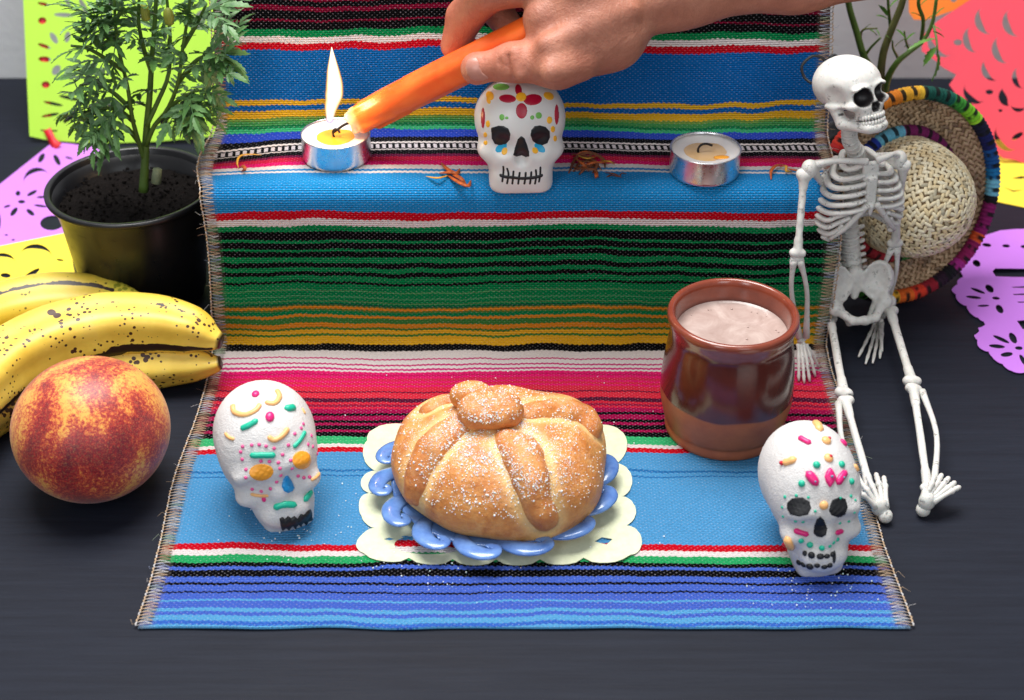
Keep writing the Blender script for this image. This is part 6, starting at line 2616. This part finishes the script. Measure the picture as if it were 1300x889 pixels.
# ================================================================== DRIED PETALS ON THE SHELF
m_dp = mat_simple('dried_orange_petal', srgb(176, 84, 26), 0.6, 0.45, 400, 600, .3)
m_dp2 = mat_simple('dried_brown_petal', srgb(110, 56, 26), 0.65, 0.5, 400, 600, .3)
m_dp3 = mat_simple('dried_yellow_petal', srgb(214, 156, 50), 0.6, 0.3, 400, 600, .3)


def petal(mb, pts, w, z0=SH + 2.3, arch=2.5):
    n = len(pts)
    P3 = []
    for i, (x, y) in enumerate(pts):
        t = i / (n - 1)
        P3.append(PZ(x, y, z0 + .6 + arch * math.sin(math.pi * t)))
    mb.tube(spline(P3, 16), [max(.12, w * math.sin(math.pi * (0.1 + .85 * i / 15))) for i in range(16)], 6, flat=.45)


dried = [('dried_petal', 'curled thin dried yellow petal on the shelf, left of the lit tealight', (314, 206), [(m_dp3, [[(332, 197), (318, 196), (305, 198), (301, 206), (303, 214)]], .8), (m_dp, [[(303, 214), (308, 211), (311, 215), (306, 218)]], 1.1)]),
         ('dried_flower', 'forked orange-brown dried flower on the shelf between the tealight and the skull', (575, 224), [(m_dp3, [[(541, 224), (556, 226), (572, 222)]], .9), (m_dp, [[(560, 207), (570, 216), (580, 220), (584, 214)], [(568, 222), (580, 230), (594, 236), (598, 229)], [(572, 220), (584, 226), (592, 234)], [(558, 220), (572, 219), (582, 222)]], 1.5)]),
         ('dried_flower', 'tangled dark brown dried flower head on the shelf, right of the ceramic skull', (745, 208), [(m_dp2, [[(722, 220), (732, 200), (748, 194), (766, 202), (768, 214)], [(726, 196), (742, 198), (758, 208), (752, 220)], [(724, 212), (740, 214), (756, 216), (760, 226)], [(730, 204), (744, 204), (752, 196), (764, 200)], [(728, 218), (738, 206), (754, 206), (764, 216)], [(735, 222), (745, 212), (760, 210)]], 1.3),
                                                                                                        (m_dp, [[(725, 208), (738, 194), (756, 196), (770, 208)], [(732, 216), (748, 208), (762, 206), (782, 206)], [(728, 200), (740, 208), (748, 218)], [(740, 196), (750, 204), (756, 214)], [(754, 214), (757, 222), (756, 227)]], 1.1), (m_dp3, [[(762, 204), (774, 205), (781, 210)], [(730, 196), (744, 201), (757, 199)]], .7)]),
         ('dried_petal', 'thin grey dried petal shreds lying beside the dark dried flower', (782, 222), [(m_dp2, [[(768, 219), (780, 221), (790, 226)], [(774, 222), (786, 224), (789, 220), (796, 221)], [(770, 225), (778, 221)]], .7)]),
         ('dried_petal', 'curled red and yellow dried petal on the shelf near the skeleton shoulder', (992, 214), [(m_dp, [[(979, 228), (979, 217), (986, 210), (996, 209)], [(1000, 214), (1008, 216), (1018, 217)]], 1.0), (m_dp3, [[(990, 212), (998, 211), (998, 217), (1006, 218)]], .8)])]
for nm, lb_, (x, y), items in dried:
    t = thing(nm, lb_, 'dried petal' if nm == 'dried_petal' else 'dried flower', PZ(x, y, SH + 2.3))
    for mt, pl, w in items:
        q = MB()
        for p_ in pl:
            petal(q, p_, w, arch=2.2 if len(items) < 3 else random.uniform(1.5, 6))
        q.build('petals', mt, t)
# stray sugar crumbs on the cloth round the plate and skulls
q = MB()
for i in range(260):
    x, y = random.choice([(random.gauss(560, 60), random.gauss(705, 25)), (random.gauss(370, 40), random.gauss(665, 25)), (random.gauss(1030, 45), random.gauss(735, 20)), (random.uniform(430, 850), random.uniform(470, 700))])
    p = PZ(x, y, 2.3)
    q.box(p, (random.uniform(.25, .6),) * 3, Euler((random.random() * 3,) * 3).to_matrix())
o = q.build('sugar_crumbs', M_CRYS, smooth=False)
tag(o, 'scattered white sugar crumbs on the striped cloth', 'sugar', kind='stuff')
print('LEAVES', nleaf)
